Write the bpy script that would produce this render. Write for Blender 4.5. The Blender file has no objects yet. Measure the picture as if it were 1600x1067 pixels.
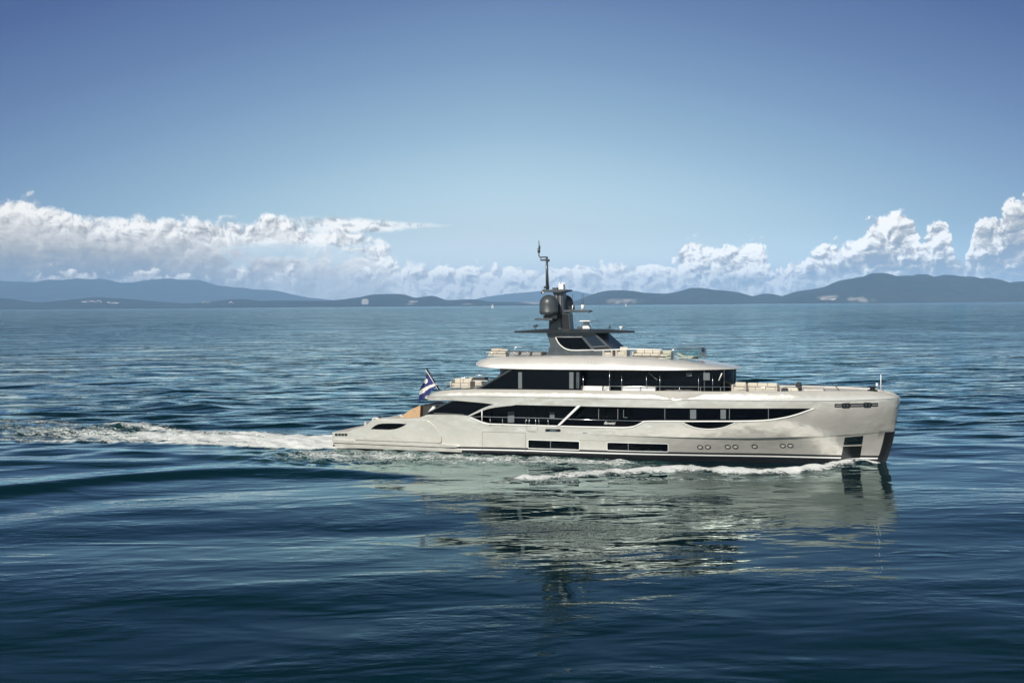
import bpy, bmesh, math, random
import numpy as np
from mathutils import Vector, Matrix, noise
R = math.radians
scene = bpy.context.scene
C = scene.collection

# ------------------------------------------------------------------ camera
FPX, CAMH, HORY = 1900.0, 13.5, 475.6
ROLL = math.atan(12/1600.0)
PITCH = math.atan((533.5-HORY)*math.cos(ROLL)/FPX)
_cp, _sp, _c, _s = math.cos(PITCH), math.sin(PITCH), math.cos(ROLL), math.sin(ROLL)
FW = Vector((0, _cp, -_sp)); UP0 = Vector((0, _sp, _cp)); RT0 = Vector((1, 0, 0))
RT = _c*RT0-_s*UP0; UP = _c*UP0+_s*RT0
cam_d = bpy.data.cameras.new('camera'); cam = bpy.data.objects.new('camera', cam_d); C.objects.link(cam)
cam.matrix_world = Matrix(((RT.x, UP.x, -FW.x, 0), (RT.y, UP.y, -FW.y, 0), (RT.z, UP.z, -FW.z, CAMH), (0, 0, 0, 1)))
cam_d.sensor_width = 36; cam_d.lens = 36*FPX/1600
cam_d.clip_start = 0.5; cam_d.clip_end = 90000
scene.camera = cam
scene.view_settings.view_transform = 'Standard'; scene.view_settings.look = 'None'
scene.cycles.caustics_reflective = False; scene.cycles.caustics_refractive = False; scene.cycles.sample_clamp_indirect = 2; scene.cycles.blur_glossy = 1.0
scene.view_settings.exposure = 0.0; scene.view_settings.gamma = 1

SUN_EL, SUN_AZ = R(36), R(208)          # azimuth clockwise from +Y (camera looks along +Y)

# ------------------------------------------------------------------ node helper
class NT:
    def __init__(s, tree): s.t = tree; s.t.nodes.clear()
    def n(s, typ, ins=None, **kw):
        nd = s.t.nodes.new(typ)
        for k, v in kw.items(): setattr(nd, k, v)
        if ins:
            for k, v in ins.items():
                sock = nd.inputs[k]
                if isinstance(v, bpy.types.NodeSocket): s.t.links.new(v, sock)
                else: sock.default_value = v
        return nd
    def m(s, op, a, b=0.0, c=None, clamp=False):
        nd = s.t.nodes.new('ShaderNodeMath'); nd.operation = op; nd.use_clamp = clamp
        for i, v in enumerate((a, b) if c is None else (a, b, c)):
            if isinstance(v, bpy.types.NodeSocket): s.t.links.new(v, nd.inputs[i])
            else: nd.inputs[i].default_value = v
        return nd.outputs[0]
    def vm(s, op, a, b=(0, 0, 0)):
        nd = s.t.nodes.new('ShaderNodeVectorMath'); nd.operation = op
        for i, v in enumerate((a, b)):
            if isinstance(v, bpy.types.NodeSocket): s.t.links.new(v, nd.inputs[i])
            else: nd.inputs[i].default_value = v
        return nd.outputs[0]
    def xyz(s, x, y, z=0.0): return s.n('ShaderNodeCombineXYZ', {0: x, 1: y, 2: z}).outputs[0]
    def sep(s, v): return s.n('ShaderNodeSeparateXYZ', {0: v}).outputs
    def ss(s, v, lo, hi, a=0.0, b=1.0):
        nd = s.n('ShaderNodeMapRange', {0: v, 1: lo, 2: hi, 3: a, 4: b}, interpolation_type='SMOOTHSTEP'); return nd.outputs[0]
    def lin(s, v, lo, hi, a=0.0, b=1.0):
        nd = s.n('ShaderNodeMapRange', {0: v, 1: lo, 2: hi, 3: a, 4: b}); return nd.outputs[0]
    def mix(s, f, a, b, blend='MIX'):
        nd = s.n('ShaderNodeMix', data_type='RGBA', blend_type=blend)
        for k, v in ((0, f), (6, a), (7, b)):
            if isinstance(v, bpy.types.NodeSocket): s.t.links.new(v, nd.inputs[k])
            else: nd.inputs[k].default_value = v if k == 0 else (*v, 1)[:4]
        return nd.outputs[2]
    def mixf(s, f, a, b):
        return s.m('ADD', a, s.m('MULTIPLY', f, s.m('SUBTRACT', b, a)))
    def noise(s, v, scale, detail=2.0, rough=0.5, dist=0.0, dims='3D'):
        return s.n('ShaderNodeTexNoise', {'Vector': v, 'Scale': scale, 'Detail': detail, 'Roughness': rough, 'Distortion': dist}, noise_dimensions=dims).outputs[0]
    def curve(s, v, pts, lo, hi):       # float curve over [lo,hi]
        nd = s.n('ShaderNodeFloatCurve', {1: s.lin(v, lo, hi)})
        cv = nd.mapping.curves[0]
        while len(cv.points) > 2: cv.points.remove(cv.points[1])
        pts = [((x-lo)/(hi-lo), y) for x, y in pts]
        cv.points[0].location = pts[0]; cv.points[1].location = pts[-1]
        for p in pts[1:-1]: cv.points.new(*p)
        for p in cv.points: p.handle_type = 'AUTO'
        nd.mapping.extend = 'HORIZONTAL'; nd.mapping.update(); return nd.outputs[0]
    def ramp(s, v, pts, interp='EASE'):
        nd = s.n('ShaderNodeValToRGB', {0: v}); cr = nd.color_ramp; cr.interpolation = interp
        cr.elements[0].position = pts[0][0]; cr.elements[0].color = (*pts[0][1], 1)
        cr.elements[1].position = pts[-1][0]; cr.elements[1].color = (*pts[-1][1], 1)
        for p, c in pts[1:-1]: e = cr.elements.new(p); e.color = (*c, 1)
        return nd.outputs[0]

# ------------------------------------------------------------------ world: sky and cloud banks
world = bpy.data.worlds.new('World'); scene.world = world; world.use_nodes = True
def build_world():
    g = NT(world.node_tree)
    tc = g.n('ShaderNodeTexCoord').outputs['Generated']
    x, y, z = g.sep(tc)
    az = g.m('MULTIPLY', g.m('ARCTAN2', x, y), 180/math.pi)       # degrees, 0 = +Y, + to the right
    el = g.m('MULTIPLY', g.m('ARCSINE', z), 180/math.pi)
    nish = g.n('ShaderNodeTexSky', sky_type='NISHITA', sun_disc=False, sun_elevation=SUN_EL, sun_rotation=SUN_AZ,
               altitude=0, air_density=1.0, dust_density=0.6, ozone_density=2.0).outputs[0]
    off = g.m('ABSOLUTE', g.m('SUBTRACT', az, 0.0))
    fac = g.m('ADD', el, g.m('MULTIPLY', g.m('POWER', g.m('MINIMUM', off, 30.0), 1.6), 0.040))
    clear = g.ramp(g.m('DIVIDE', fac, 40.0, clamp=True),
        [(0.0, (.80, .90, .93)), (3/40, (.74, .875, .92)), (5.3/40, (.55, .755, .86)), (8.3/40, (.32, .50, .665)), (11.3/40, (.195, .325, .52)),
         (14.3/40, (.118, .20, .41)), (18/40, (.058, .11, .30)), (25/40, (.019, .060, .135)), (1.0, (.010, .042, .085))], 'LINEAR')
    sk = g.mix(0.06, clear, g.vm('MULTIPLY', nish, (0.10, 0.10, 0.10)))
    sk = g.vm('MULTIPLY', sk, g.xyz(g.ss(el, 14.2, 21, 1, .22), g.ss(el, 14.2, 21, 1, .48), g.ss(el, 14.2, 21, 1, .45)))
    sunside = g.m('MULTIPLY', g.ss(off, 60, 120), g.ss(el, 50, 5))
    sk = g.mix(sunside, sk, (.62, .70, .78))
    # ---------------- clouds
    p = g.xyz(az, el, 0.0)
    warp = g.n('ShaderNodeTexNoise', {'Vector': p, 'Scale': 0.8, 'Detail': 4.0}, noise_dimensions='2D').outputs[1]
    pw = g.vm('ADD', p, g.vm('MULTIPLY', g.vm('SUBTRACT', warp, (.5, .5, .5)), (1.3, .9, 0)))
    topc = [(-45, .34), (-30, .40), (-22.8, .515), (-21.9, .525), (-20.8, .475), (-18, .44), (-15, .425), (-12, .43), (-11.3, .445), (-9.5, .41), (-6.5, .35),
            (-5.2, .25), (-4.5, .225), (-2, .225), (1, .21), (4, .215), (6.3, .225), (7.7, .225), (8.1, .305), (9.0, .325), (9.8, .29), (10.3, .335), (11.3, .33), (12.1, .22), (13, .205),
            (14, .27), (15, .30), (16.2, .36), (17.3, .44), (18.1, .44), (18.7, .30), (19.3, .40), (19.8, .38), (20.3, .22), (21.0, .39), (21.5, .38), (22.2, .46), (24, .47), (30, .42), (45, .3)]
    top = g.m('MULTIPLY', g.curve(az, topc, -45, 45), 10.0)
    amp = g.curve(az, [(-45, .5), (-14, .42), (-8, .40), (-4, .6), (3, .6), (8, .62), (45, .72)], -45, 45)
    def billow(pv, pwv, det):
        b1 = g.n('ShaderNodeTexVoronoi', {'Vector': g.vm('MULTIPLY', pwv, (1, 1.2, 1)), 'Scale': 0.75, 'Detail': det, 'Roughness': 0.5, 'Lacunarity': 2.3, 'Smoothness': 0.35},
                 voronoi_dimensions='2D', feature='SMOOTH_F1').outputs[0]
        return g.m('MULTIPLY', g.m('SUBTRACT', 0.45, b1), 1.35)
    L = (-0.13, 0.16, 0)
    n1 = g.m('SUBTRACT', g.noise(p, 1.5, 9.0, 0.64, 0.0, '2D'), .5)
    b0 = billow(p, pw, 4.0)
    b1 = billow(p, g.vm('ADD', pw, L), 4.0)
    n1b = g.m('SUBTRACT', g.noise(g.vm('ADD', p, L), 1.5, 9.0, 0.64, 0.0, '2D'), .5)
    d0 = g.m('ADD', g.m('SUBTRACT', top, el), g.m('MULTIPLY', amp, g.m('ADD', b0, g.m('MULTIPLY', n1, 1.7))))
    alpha = g.m('DIVIDE', g.m('MAXIMUM', d0, 0.0), g.mixf(g.ss(az, -1, -6), .26, .42), clamp=True); alpha = g.ss(alpha, 0.0, 1.0)
    shade = g.m('ADD', g.m('SUBTRACT', b0, b1), g.m('MULTIPLY', g.m('SUBTRACT', n1, n1b), .6))
    n2 = g.noise(g.vm('MULTIPLY', p, (1, 2.0, 1)), 0.45, 6.0, .58, 0.4, '2D')
    n3 = g.noise(g.vm('MULTIPLY', p, (1, 3.2, 1)), 1.1, 6.0, .6, 0.6, '2D')
    leftm = g.ss(az, -3.8, -6.5)
    rightm = g.ss(az, 6.0, 9.0)
    con = g.curve(az, [(-45, .6), (-12, .75), (-5, .85), (-2, .90), (5, .90), (8.5, 1.0), (24, 1.1), (45, .9)], -45, 45)
    fallL = g.m('MULTIPLY', g.ss(d0, 0.1, 3.0), .20); fallR = g.m('MULTIPLY', g.ss(d0, 0.3, 1.9), .30)
    br = g.m('SUBTRACT', .95, g.mixf(leftm, g.m('MULTIPLY', fallR, g.mixf(rightm, .35, 1.0)), fallL))
    br = g.m('SUBTRACT', br, g.m('MULTIPLY', leftm, .03))
    soft = g.m('SUBTRACT', 1.0, g.m('MULTIPLY', g.ss(d0, .35, 1.5), g.m('MULTIPLY', leftm, .72)))
    br = g.m('ADD', br, g.m('MULTIPLY', g.m('MULTIPLY', shade, con), soft))
    br = g.m('ADD', br, g.m('MULTIPLY', g.m('SUBTRACT', n2, .5), .26)); br = g.m('ADD', br, g.m('MULTIPLY', g.m('SUBTRACT', n3, .5), .20))
    # blue-grey darker base of the left bank, flat grey bases on the right
    br = g.m('SUBTRACT', br, g.m('MULTIPLY', g.m('MULTIPLY', g.ss(el, 3.9, 1.2), g.ss(az, -9.0, -18)), .42))
    br = g.m('SUBTRACT', br, g.m('MULTIPLY', g.m('MULTIPLY', g.ss(az, 9, 16), g.m('MULTIPLY', g.ss(g.m('ADD', el, g.m('MULTIPLY', n1, .7)), .95, 1.35), g.ss(g.m('ADD', el, g.m('MULTIPLY', n1, .9)), 2.35, 1.75))), .20))
    br = g.m('SUBTRACT', br, g.m('MULTIPLY', g.m('MULTIPLY', g.ss(az, 20.6, 22.4), g.m('MULTIPLY', g.ss(el, 1.9, 2.2), g.ss(el, 3.5, 2.6))), .34))
    # small bright cumulus along the foot of the banks
    tf = g.m('ADD', 1.15, g.m('MULTIPLY', g.noise(g.xyz(az, 3.0, 0), 0.55, 3.0, .6, 0, '2D'), 1.6))
    df = g.m('ADD', g.m('SUBTRACT', tf, el), g.m('MULTIPLY', g.m('ADD', b0, n1), .8))
    front = g.m('MULTIPLY', g.m('MULTIPLY', g.ss(df, 0.1, .4), g.ss(g.m('ADD', el, g.m('MULTIPLY', n1, .5)), .9, 1.25)), g.ss(az, 13, 8))
    br = g.mixf(g.m('MULTIPLY', front, .75), br, g.m('ADD', .80, g.m('MULTIPLY', shade, .55)))
    br = g.m('MINIMUM', g.m('MAXIMUM', br, 0.24), 1.0)
    br = g.m('MULTIPLY', br, g.ss(off, 14, 30, 1.0, .88))
    ccol = g.ramp(br, [(0.22, (.25, .29, .35)), (0.42, (.38, .395, .42)), (0.60, (.58, .56, .53)), (0.80, (.98, .94, .88)), (1.0, (1.40, 1.35, 1.26))], 'LINEAR')
    gap = g.m('MULTIPLY', g.m('MULTIPLY', leftm, g.ss(az, -16, -11)), g.m('MULTIPLY', g.m('MULTIPLY', g.ss(el, 3.1, 2.6), g.ss(el, 1.3, 1.9)), g.ss(n2, .47, .60)))
    a = g.m('MULTIPLY', alpha, g.m('SUBTRACT', 1.0, g.m('MULTIPLY', gap, .75)))
    # thin streak running right from the left bank
    sc = g.m('ADD', 3.70, g.m('MULTIPLY', n1, .35)); hw = g.lin(az, -8, -2.5, .55, .03)
    sl = g.m('SUBTRACT', 1.0, g.m('DIVIDE', g.m('ABSOLUTE', g.m('SUBTRACT', el, sc)), hw))
    a = g.m('MAXIMUM', a, g.m('MULTIPLY', g.m('MULTIPLY', g.ss(sl, 0.0, .7), .92), g.m('MULTIPLY', g.ss(az, -12, -8), g.m('POWER', g.ss(az, -2.0, -7.0), .8))))
    a = g.m('MULTIPLY', g.m('MULTIPLY', a, g.ss(az, -44, -38)), g.ss(az, 44, 38))
    skm = g.mix(g.m('MULTIPLY', g.ss(el, 2.4, 0.2), .45), sk, (.60, .68, .72))
    col = g.mix(a, skm, ccol)
    col = g.mix(g.ss(el, 1.5, 0.4, 0, .35), col, g.mix(g.ss(az, -6, -18), (.60, .66, .69), (.20, .29, .40)))
    col = g.vm('MULTIPLY', col, g.xyz(*[g.ss(el, 3.8, .5, 1, 1.45)]*3))
    col = g.mix(g.ss(el, 0.0, -2.0), col, (.04, .08, .12))
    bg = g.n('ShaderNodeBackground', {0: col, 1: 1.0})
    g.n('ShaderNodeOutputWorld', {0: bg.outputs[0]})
build_world()

# ------------------------------------------------------------------ sun
sd = bpy.data.lights.new('sun', 'SUN'); sd.energy = 5.0; sd.angle = R(0.53); sd.color = (1.0, .95, .86)
sun = bpy.data.objects.new('sun', sd); C.objects.link(sun)
sdir = Vector((math.sin(SUN_AZ)*math.cos(SUN_EL), math.cos(SUN_AZ)*math.cos(SUN_EL), math.sin(SUN_EL)))
sun.rotation_euler = sdir.to_track_quat('Z', 'Y').to_euler()

# ------------------------------------------------------------------ frame of the yacht
def ray(px, py):
    a, b = (px-800)/FPX, -(py-533.5)/FPX
    return a*RT+b*UP+FW
def sea_at(px, py):
    d = ray(px, py); t = -CAMH/d.z; return d.x*t, d.y*t
_A, _B = sea_at(523, 701), sea_at(1383, 723)
_ch = math.hypot(_B[0]-_A[0], _B[1]-_A[1])
HEAD = math.atan2(-(_B[1]-_A[1]), _B[0]-_A[0])+math.asin(4.5/_ch)
UX, UY = math.cos(HEAD), -math.sin(HEAD)             # yacht forward
NX, NY = -math.sin(HEAD), -math.cos(HEAD)            # starboard
SX, SY = _A[0]-4.5*NX, _A[1]-4.5*NY
def to_local(x, y): a, b = x-SX, y-SY; return a*UX+b*UY, -(a*NX+b*NY)
def to_world(X, Y): return SX+X*UX-Y*NX, SY+X*UY-Y*NY
def T(px, py, Y):                                     # traced point on the plane/surface at local Y
    f = Y if callable(Y) else (lambda X, Z: Y)
    d = ray(px, py); o = to_local(0, 0); e = to_local(d.x, d.y); dl = (e[0]-o[0], e[1]-o[1], d.z)
    yy = -4.7
    for _ in range(20):
        t = (yy-o[1])/dl[1]; X = o[0]+t*dl[0]; Z = CAMH+t*dl[2]; yy = f(X, Z)
    return X, Z

# ------------------------------------------------------------------ materials
def mat(name, col, rough=.5, metal=0.0, coat=0.0, spec=.5, vary=0.0, vscale=3.0, bump=0.0, wave=0.0):
    m = bpy.data.materials.new(name); m.use_nodes = True; g = NT(m.node_tree)
    tc = g.n('ShaderNodeTexCoord').outputs['Object']
    c = col
    b = g.n('ShaderNodeBsdfPrincipled', {'Roughness': rough, 'Metallic': metal, 'Coat Weight': coat, 'Coat Roughness': .08, 'Specular IOR Level': spec})
    if vary:
        nz = g.noise(tc, vscale, 5.0, .6)
        dark = tuple(v*(1-vary) for v in col); lite = tuple(min(1, v*(1+vary)) for v in col)
        m.node_tree.links.new(g.mix(g.ss(nz, .3, .7), dark, lite), b.inputs['Base Color'])
        m.node_tree.links.new(g.lin(nz, .3, .7, rough*.85, min(1, rough*1.2)), b.inputs['Roughness'])
    else: b.inputs['Base Color'].default_value = (*col, 1)
    if bump:
        bp = g.n('ShaderNodeBump', {'Strength': bump, 'Distance': .02, 'Height': g.noise(tc, vscale*3, 4.0)})
        m.node_tree.links.new(bp.outputs[0], b.inputs['Normal'])
    if wave:                                              # slightly unfair plating, visible only in reflections
        hgt = g.m('ADD', g.noise(g.vm('MULTIPLY', tc, (.8, .8, 1)), .55, 2.0), g.m('MULTIPLY', g.noise(tc, 1.6, 2.0), .25))
        bp = g.n('ShaderNodeBump', {'Strength': 1.0, 'Distance': wave, 'Height': hgt}); m.node_tree.links.new(bp.outputs[0], b.inputs['Normal']); m.node_tree.links.new(bp.outputs[0], b.inputs['Coat Normal'])
    g.n('ShaderNodeOutputMaterial', {0: b.outputs[0]}); m.diffuse_color = (*col, 1)
    return m
M = {}
M['hull'] = mat('pearl_hull_paint', (.82, .79, .725), .19, .50, .6, .5, .04, .35, 0.0, .12)
M['super'] = mat('pearl_superstructure_paint', (.82, .79, .75), .30, .40, .4, .5, .04, .5)
M['trim'] = mat('white_trim_paint', (.80, .80, .78), .35)
M['black'] = mat('black_paint', (.012, .013, .015), .35)
M['boot'] = mat('dark_bottom_paint', (.016, .018, .022), .4, vary=.2)
M['glass'] = mat('black_tinted_glass', (.002, .003, .005), .05, 0, 0, .16)
M['glass2'] = mat('blue_tinted_glass', (.012, .02, .035), .05, 0, 0, .6)
M['grey'] = mat('anthracite_mast_paint', (.060, .072, .082), .38, .2, .2, .5, .08, 2)
M['dome'] = mat('grey_dome_paint', (.050, .060, .068), .42, 0, .1, .5, .08, 2)
M['steel'] = mat('polished_steel', (.62, .63, .64), .18, 1.0)
M['white'] = mat('white_plastic', (.82, .83, .84), .4)
M['teak'] = mat('teak_deck', (.50, .33, .19), .6, vary=.12, vscale=4)
M['deck'] = mat('pale_deck', (.50, .46, .42), .6, vary=.08, vscale=2)
M['darktop'] = mat('dark_hardtop_paint', (.028, .036, .042), .5)
M['furn'] = mat('beige_furniture_shell', (.46, .43, .38), .6)
M['cush'] = mat('cream_cushion', (.54, .50, .42), .8, vary=.05, vscale=8, bump=.3)
M['dcush'] = mat('dark_cushion', (.02, .022, .025), .7)
M['curtain'] = mat('grey_curtain', (.13, .15, .16), .8, vary=.2, vscale=14)
M['groove'] = mat('panel_gap', (.16, .155, .14), .6)
M['seal'] = mat('grey_rubber', (.20, .20, .20), .5)

# ------------------------------------------------------------------ mesh helpers
def link(name, me, m, parent=None, smooth=False, mats=None):
    o = bpy.data.objects.new(name, me); C.objects.link(o)
    for k in (mats or [m]): me.materials.append(k)
    if parent: o.parent = parent
    if smooth:
        me.polygons.foreach_set('use_smooth', [True]*len(me.polygons))
        if smooth != 'all': me.set_sharp_from_angle(angle=R(38))
    return o
def tag(o, label=None, cat=None, group=None, kind=None):
    for k, v in (('label', label), ('category', cat), ('group', group), ('kind', kind)):
        if v: o[k] = v
    return o
class MB:
    def __init__(s): s.v = []; s.f = []; s.mi = []
    def add(s, vs, fs, mi=0):
        b = len(s.v); s.v += [tuple(v) for v in vs]; s.f += [tuple(i+b for i in f) for f in fs]; s.mi += [mi]*len(fs); return s
    def box(s, x0, x1, y0, y1, z0, z1, mi=0, tx=0, ty=0, sh=0):   # tx,ty: taper of the top; sh: shear of top in x
        vs = [(x0, y0, z0), (x1, y0, z0), (x1, y1, z0), (x0, y1, z0), (x0+tx+sh, y0+ty, z1), (x1-tx+sh, y0+ty, z1), (x1-tx+sh, y1-ty, z1), (x0+tx+sh, y1-ty, z1)]
        return s.add(vs, [(0, 3, 2, 1), (4, 5, 6, 7), (0, 1, 5, 4), (1, 2, 6, 5), (2, 3, 7, 6), (3, 0, 4, 7)], mi)
    def tube(s, pts, r, n=8, mi=0, r2=None, closed=False):
        pts = [Vector(p) for p in pts]; N = len(pts); rings = []
        for i, p in enumerate(pts):
            if closed: t = pts[(i+1) % N]-pts[i-1]
            else: t = (pts[min(i+1, N-1)]-pts[max(i-1, 0)])
            t.normalize(); a = Vector((0, 0, 1)) if abs(t.z) < .9 else Vector((1, 0, 0))
            u = t.cross(a).normalized(); w = t.cross(u)
            rr = r if r2 is None else r+(r2-r)*i/(N-1)
            rings.append([p+(u*math.cos(2*math.pi*k/n)+w*math.sin(2*math.pi*k/n))*rr for k in range(n)])
        vs = [v for rg in rings for v in rg]; fs = []
        for i in range(N if closed else N-1):
            j = (i+1) % N
            for k in range(n): fs.append((i*n+k, i*n+(k+1) % n, j*n+(k+1) % n, j*n+k))
        if not closed: fs.append(tuple(range(n))[::-1]); fs.append(tuple((N-1)*n+k for k in range(n)))
        return s.add(vs, fs, mi)
    def lathe(s, prof, cx, cy, n=24, mi=0, sx=1, sy=1):
        vs = []; fs = []
        for r, z in prof:
            for k in range(n): a = 2*math.pi*k/n; vs.append((cx+sx*r*math.cos(a), cy+sy*r*math.sin(a), z))
        for i in range(len(prof)-1):
            for k in range(n): fs.append((i*n+k, i*n+(k+1) % n, (i+1)*n+(k+1) % n, (i+1)*n+k))
        fs.append(tuple(range(n))[::-1]); fs.append(tuple((len(prof)-1)*n+k for k in range(n)))
        return s.add(vs, fs, mi)
    def prism(s, poly, y0, y1, mi=0, f0=None, f1=None):    # poly of (x,z) extruded in y; f0/f1 remap outline at each end
        n = len(poly)
        a = [(x, y0, z) for x, z in (f0(poly) if f0 else poly)]; b = [(x, y1, z) for x, z in (f1(poly) if f1 else poly)]
        return s.add(a+b, [tuple(range(n)), tuple(range(2*n-1, n-1, -1))]+[(i, n+i, n+(i+1) % n, (i+1) % n) for i in range(n)], mi)
    def plate(s, poly, z0, z1, mi=0, inset=0.0):            # poly of (x,y) extruded in z
        n = len(poly); cx = sum(p[0] for p in poly)/n; cy = sum(p[1] for p in poly)/n
        a = [(x, y, z0) for x, y in poly]; b = [(cx+(x-cx)*(1-inset), cy+(y-cy)*(1-inset), z1) for x, y in poly]
        return s.add(a+b, [tuple(range(n))[::-1], tuple(range(n, 2*n))]+[(i, (i+1) % n, n+(i+1) % n, n+i) for i in range(n)], mi)
    def build(s, name, m, parent=None, smooth=False, bevel=0, mats=None):
        me = bpy.data.meshes.new(name); me.from_pydata(s.v, [], s.f)
        bm = bmesh.new(); bm.from_mesh(me)
        for f, i in zip(bm.faces, s.mi): f.material_index = i
        bmesh.ops.recalc_face_normals(bm, faces=bm.faces); bm.to_mesh(me); bm.free(); me.validate()
        o = link(name, me, m, parent, smooth, mats)
        if bevel:
            b = o.modifiers.new('bevel', 'BEVEL'); b.width = bevel; b.segments = 2; b.limit_method = 'ANGLE'
        return o
def pch(pts):                                             # smooth (monotone) interpolation
    xs = [p[0] for p in pts]; ys = [p[1] for p in pts]; n = len(xs)
    d = [(ys[i+1]-ys[i])/(xs[i+1]-xs[i]) for i in range(n-1)]
    m = [d[0]]+[0 if d[i-1]*d[i] <= 0 else 2*d[i-1]*d[i]/(d[i-1]+d[i]) for i in range(1, n-1)]+[d[-1]]
    def f(x):
        if x <= xs[0]: return ys[0]
        if x >= xs[-1]: return ys[-1]
        i = max(k for k in range(n-1) if xs[k] <= x)
        h = xs[i+1]-xs[i]; t = (x-xs[i])/h
        return (2*t**3-3*t**2+1)*ys[i]+(t**3-2*t**2+t)*h*m[i]+(-2*t**3+3*t**2)*ys[i+1]+(t**3-t**2)*h*m[i+1]
    return f
def sm(x, a, b): t = min(1, max(0, (x-a)/(b-a))); return t*t*(3-2*t)
# ------------------------------------------------------------------ the yacht
yacht = bpy.data.objects.new('yacht', None); C.objects.link(yacht)
yacht.location = (SX, SY, 0); yacht.rotation_euler = (0, 0, -HEAD)
tag(yacht, 'long pearl grey motor yacht with black window bands cruising to the right', 'yacht')
_stem = pch([(-1.2, 48.6), (0, 49.55), (2.7, 50.30), (5.5, 50.72), (7, 50.85)])
_knk = pch([(20, 2.18), (24, 2.13), (30, 2.10), (38, 2.14), (44, 2.36), (47.3, 2.52), (50.4, 2.72)])
def hb_raw(X, Z):
    zk = _knk(X); k = sm(Z, 0, 5.0)
    Xs = _stem(Z); E = 23-6.5*k
    u = min(1, max(0, (Xs-X)/E)); a = 1.75+.45*k; b = .86-.26*k
    f = (1-(1-u)**a)**b
    B = 4.42+.42*min(1, max(0, (Z+.3)/6.5))**.8
    h = B*f*(1-.05*(1-sm(X, -2, 12)))
    if Z < zk: h -= (.16*sm(X, 20, 40)+(zk-max(Z, 0))*.20*sm(X, 22, 36))*min(1, u*2.5)
    if Z < 0: h *= 1-.35*min(1, -Z/1.2)
    if u > .004: h = max(h, .10+.3*min(1, u*12))
    return max(h, .0)
ZL1 = 5.30
_zt = pch([(9.3, 5.10), (9.9, 5.40), (10.8, 5.62), (12.5, 5.78), (15, 5.86), (30, 5.97), (38, 6.05), (45, 6.14), (48, 6.12), (49.5, 5.95), (50.3, 5.75), (50.72, 5.52)])
_zl = pch([(9.3, 5.06), (10, 5.12), (12, 5.20), (15, 5.25), (30, 5.30), (45, 5.36), (50.8, 5.48)])
SCX0, SCX1 = 30.2, 35.6
def hb(X, Z):
    h = hb_raw(X, min(Z, 5.35))
    zl, zt = _zl(X), _zt(X)
    if Z > zl+.02:
        t = min(1, (Z-zl)/max(.05, zt-zl)); h -= .30*t*t*min(1, h/1.5)
        if SCX0 < X < SCX1:                                   # scooped balcony in the coaming
            c = (X-SCX0)/(SCX1-SCX0); low = zl+.05+(zt-zl)*(2*c-1)**2*1.05
            if Z > low: h -= .32*sm(Z, low, low+.30)*sm(1-abs(2*c-1), 0, .6)
    if X < 11.5 and Z > 4.3: h -= 1.15*(1-math.sqrt(max(0, 1-(1-min(1, max(0, (X-9.3)/2.2)))**2)))   # rounded aft corner
    return max(0, h)
def surf(X, Z): return -hb(X, Z)
def TS(px, py): return T(px, py, surf)
shp = [(519, 675), (543, 674), (554, 670), (566, 667), (574, 662.5), (583, 656), (590, 654), (600, 653.5), (640, 653.5), (652, 653), (660, 651), (668, 648), (700, 648), (728, 649.5), (735, 651.5),
       (748, 657), (757, 660), (765, 661.7), (800, 662.8), (870, 665), (960, 667), (978, 667), (990, 665.5), (998, 662), (1006, 658.2), (1012, 657.4), (1100, 657.4), (1160, 657.2), (1195, 656), (1222, 652.5), (1243, 647.5), (1262, 641), (1272, 637.2), (1280, 636)]
shl = [TS(*p) for p in shp]
_sheer = pch([(X, Z) for X, Z in shl]); XOPEN1 = TS(1278, 637)[0]
zul = [TS(*p) for p in [(664, 622), (668, 625), (700, 625.5), (735, 628), (760, 630.5), (776, 632.5), (800, 632.8), (1000, 637), (1270, 638.5), (1300, 638.8)]]
_zu = pch(zul+[(50.8, 4.70)])
XA0, XBAND, XSW = shl[0][0], zul[0][0]+.02, TS(790, 632)[0]
_boot = pch([(0, .04), (9, .22), (14, .36), (20, .44), (38, .47), (49, .34)])
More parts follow.
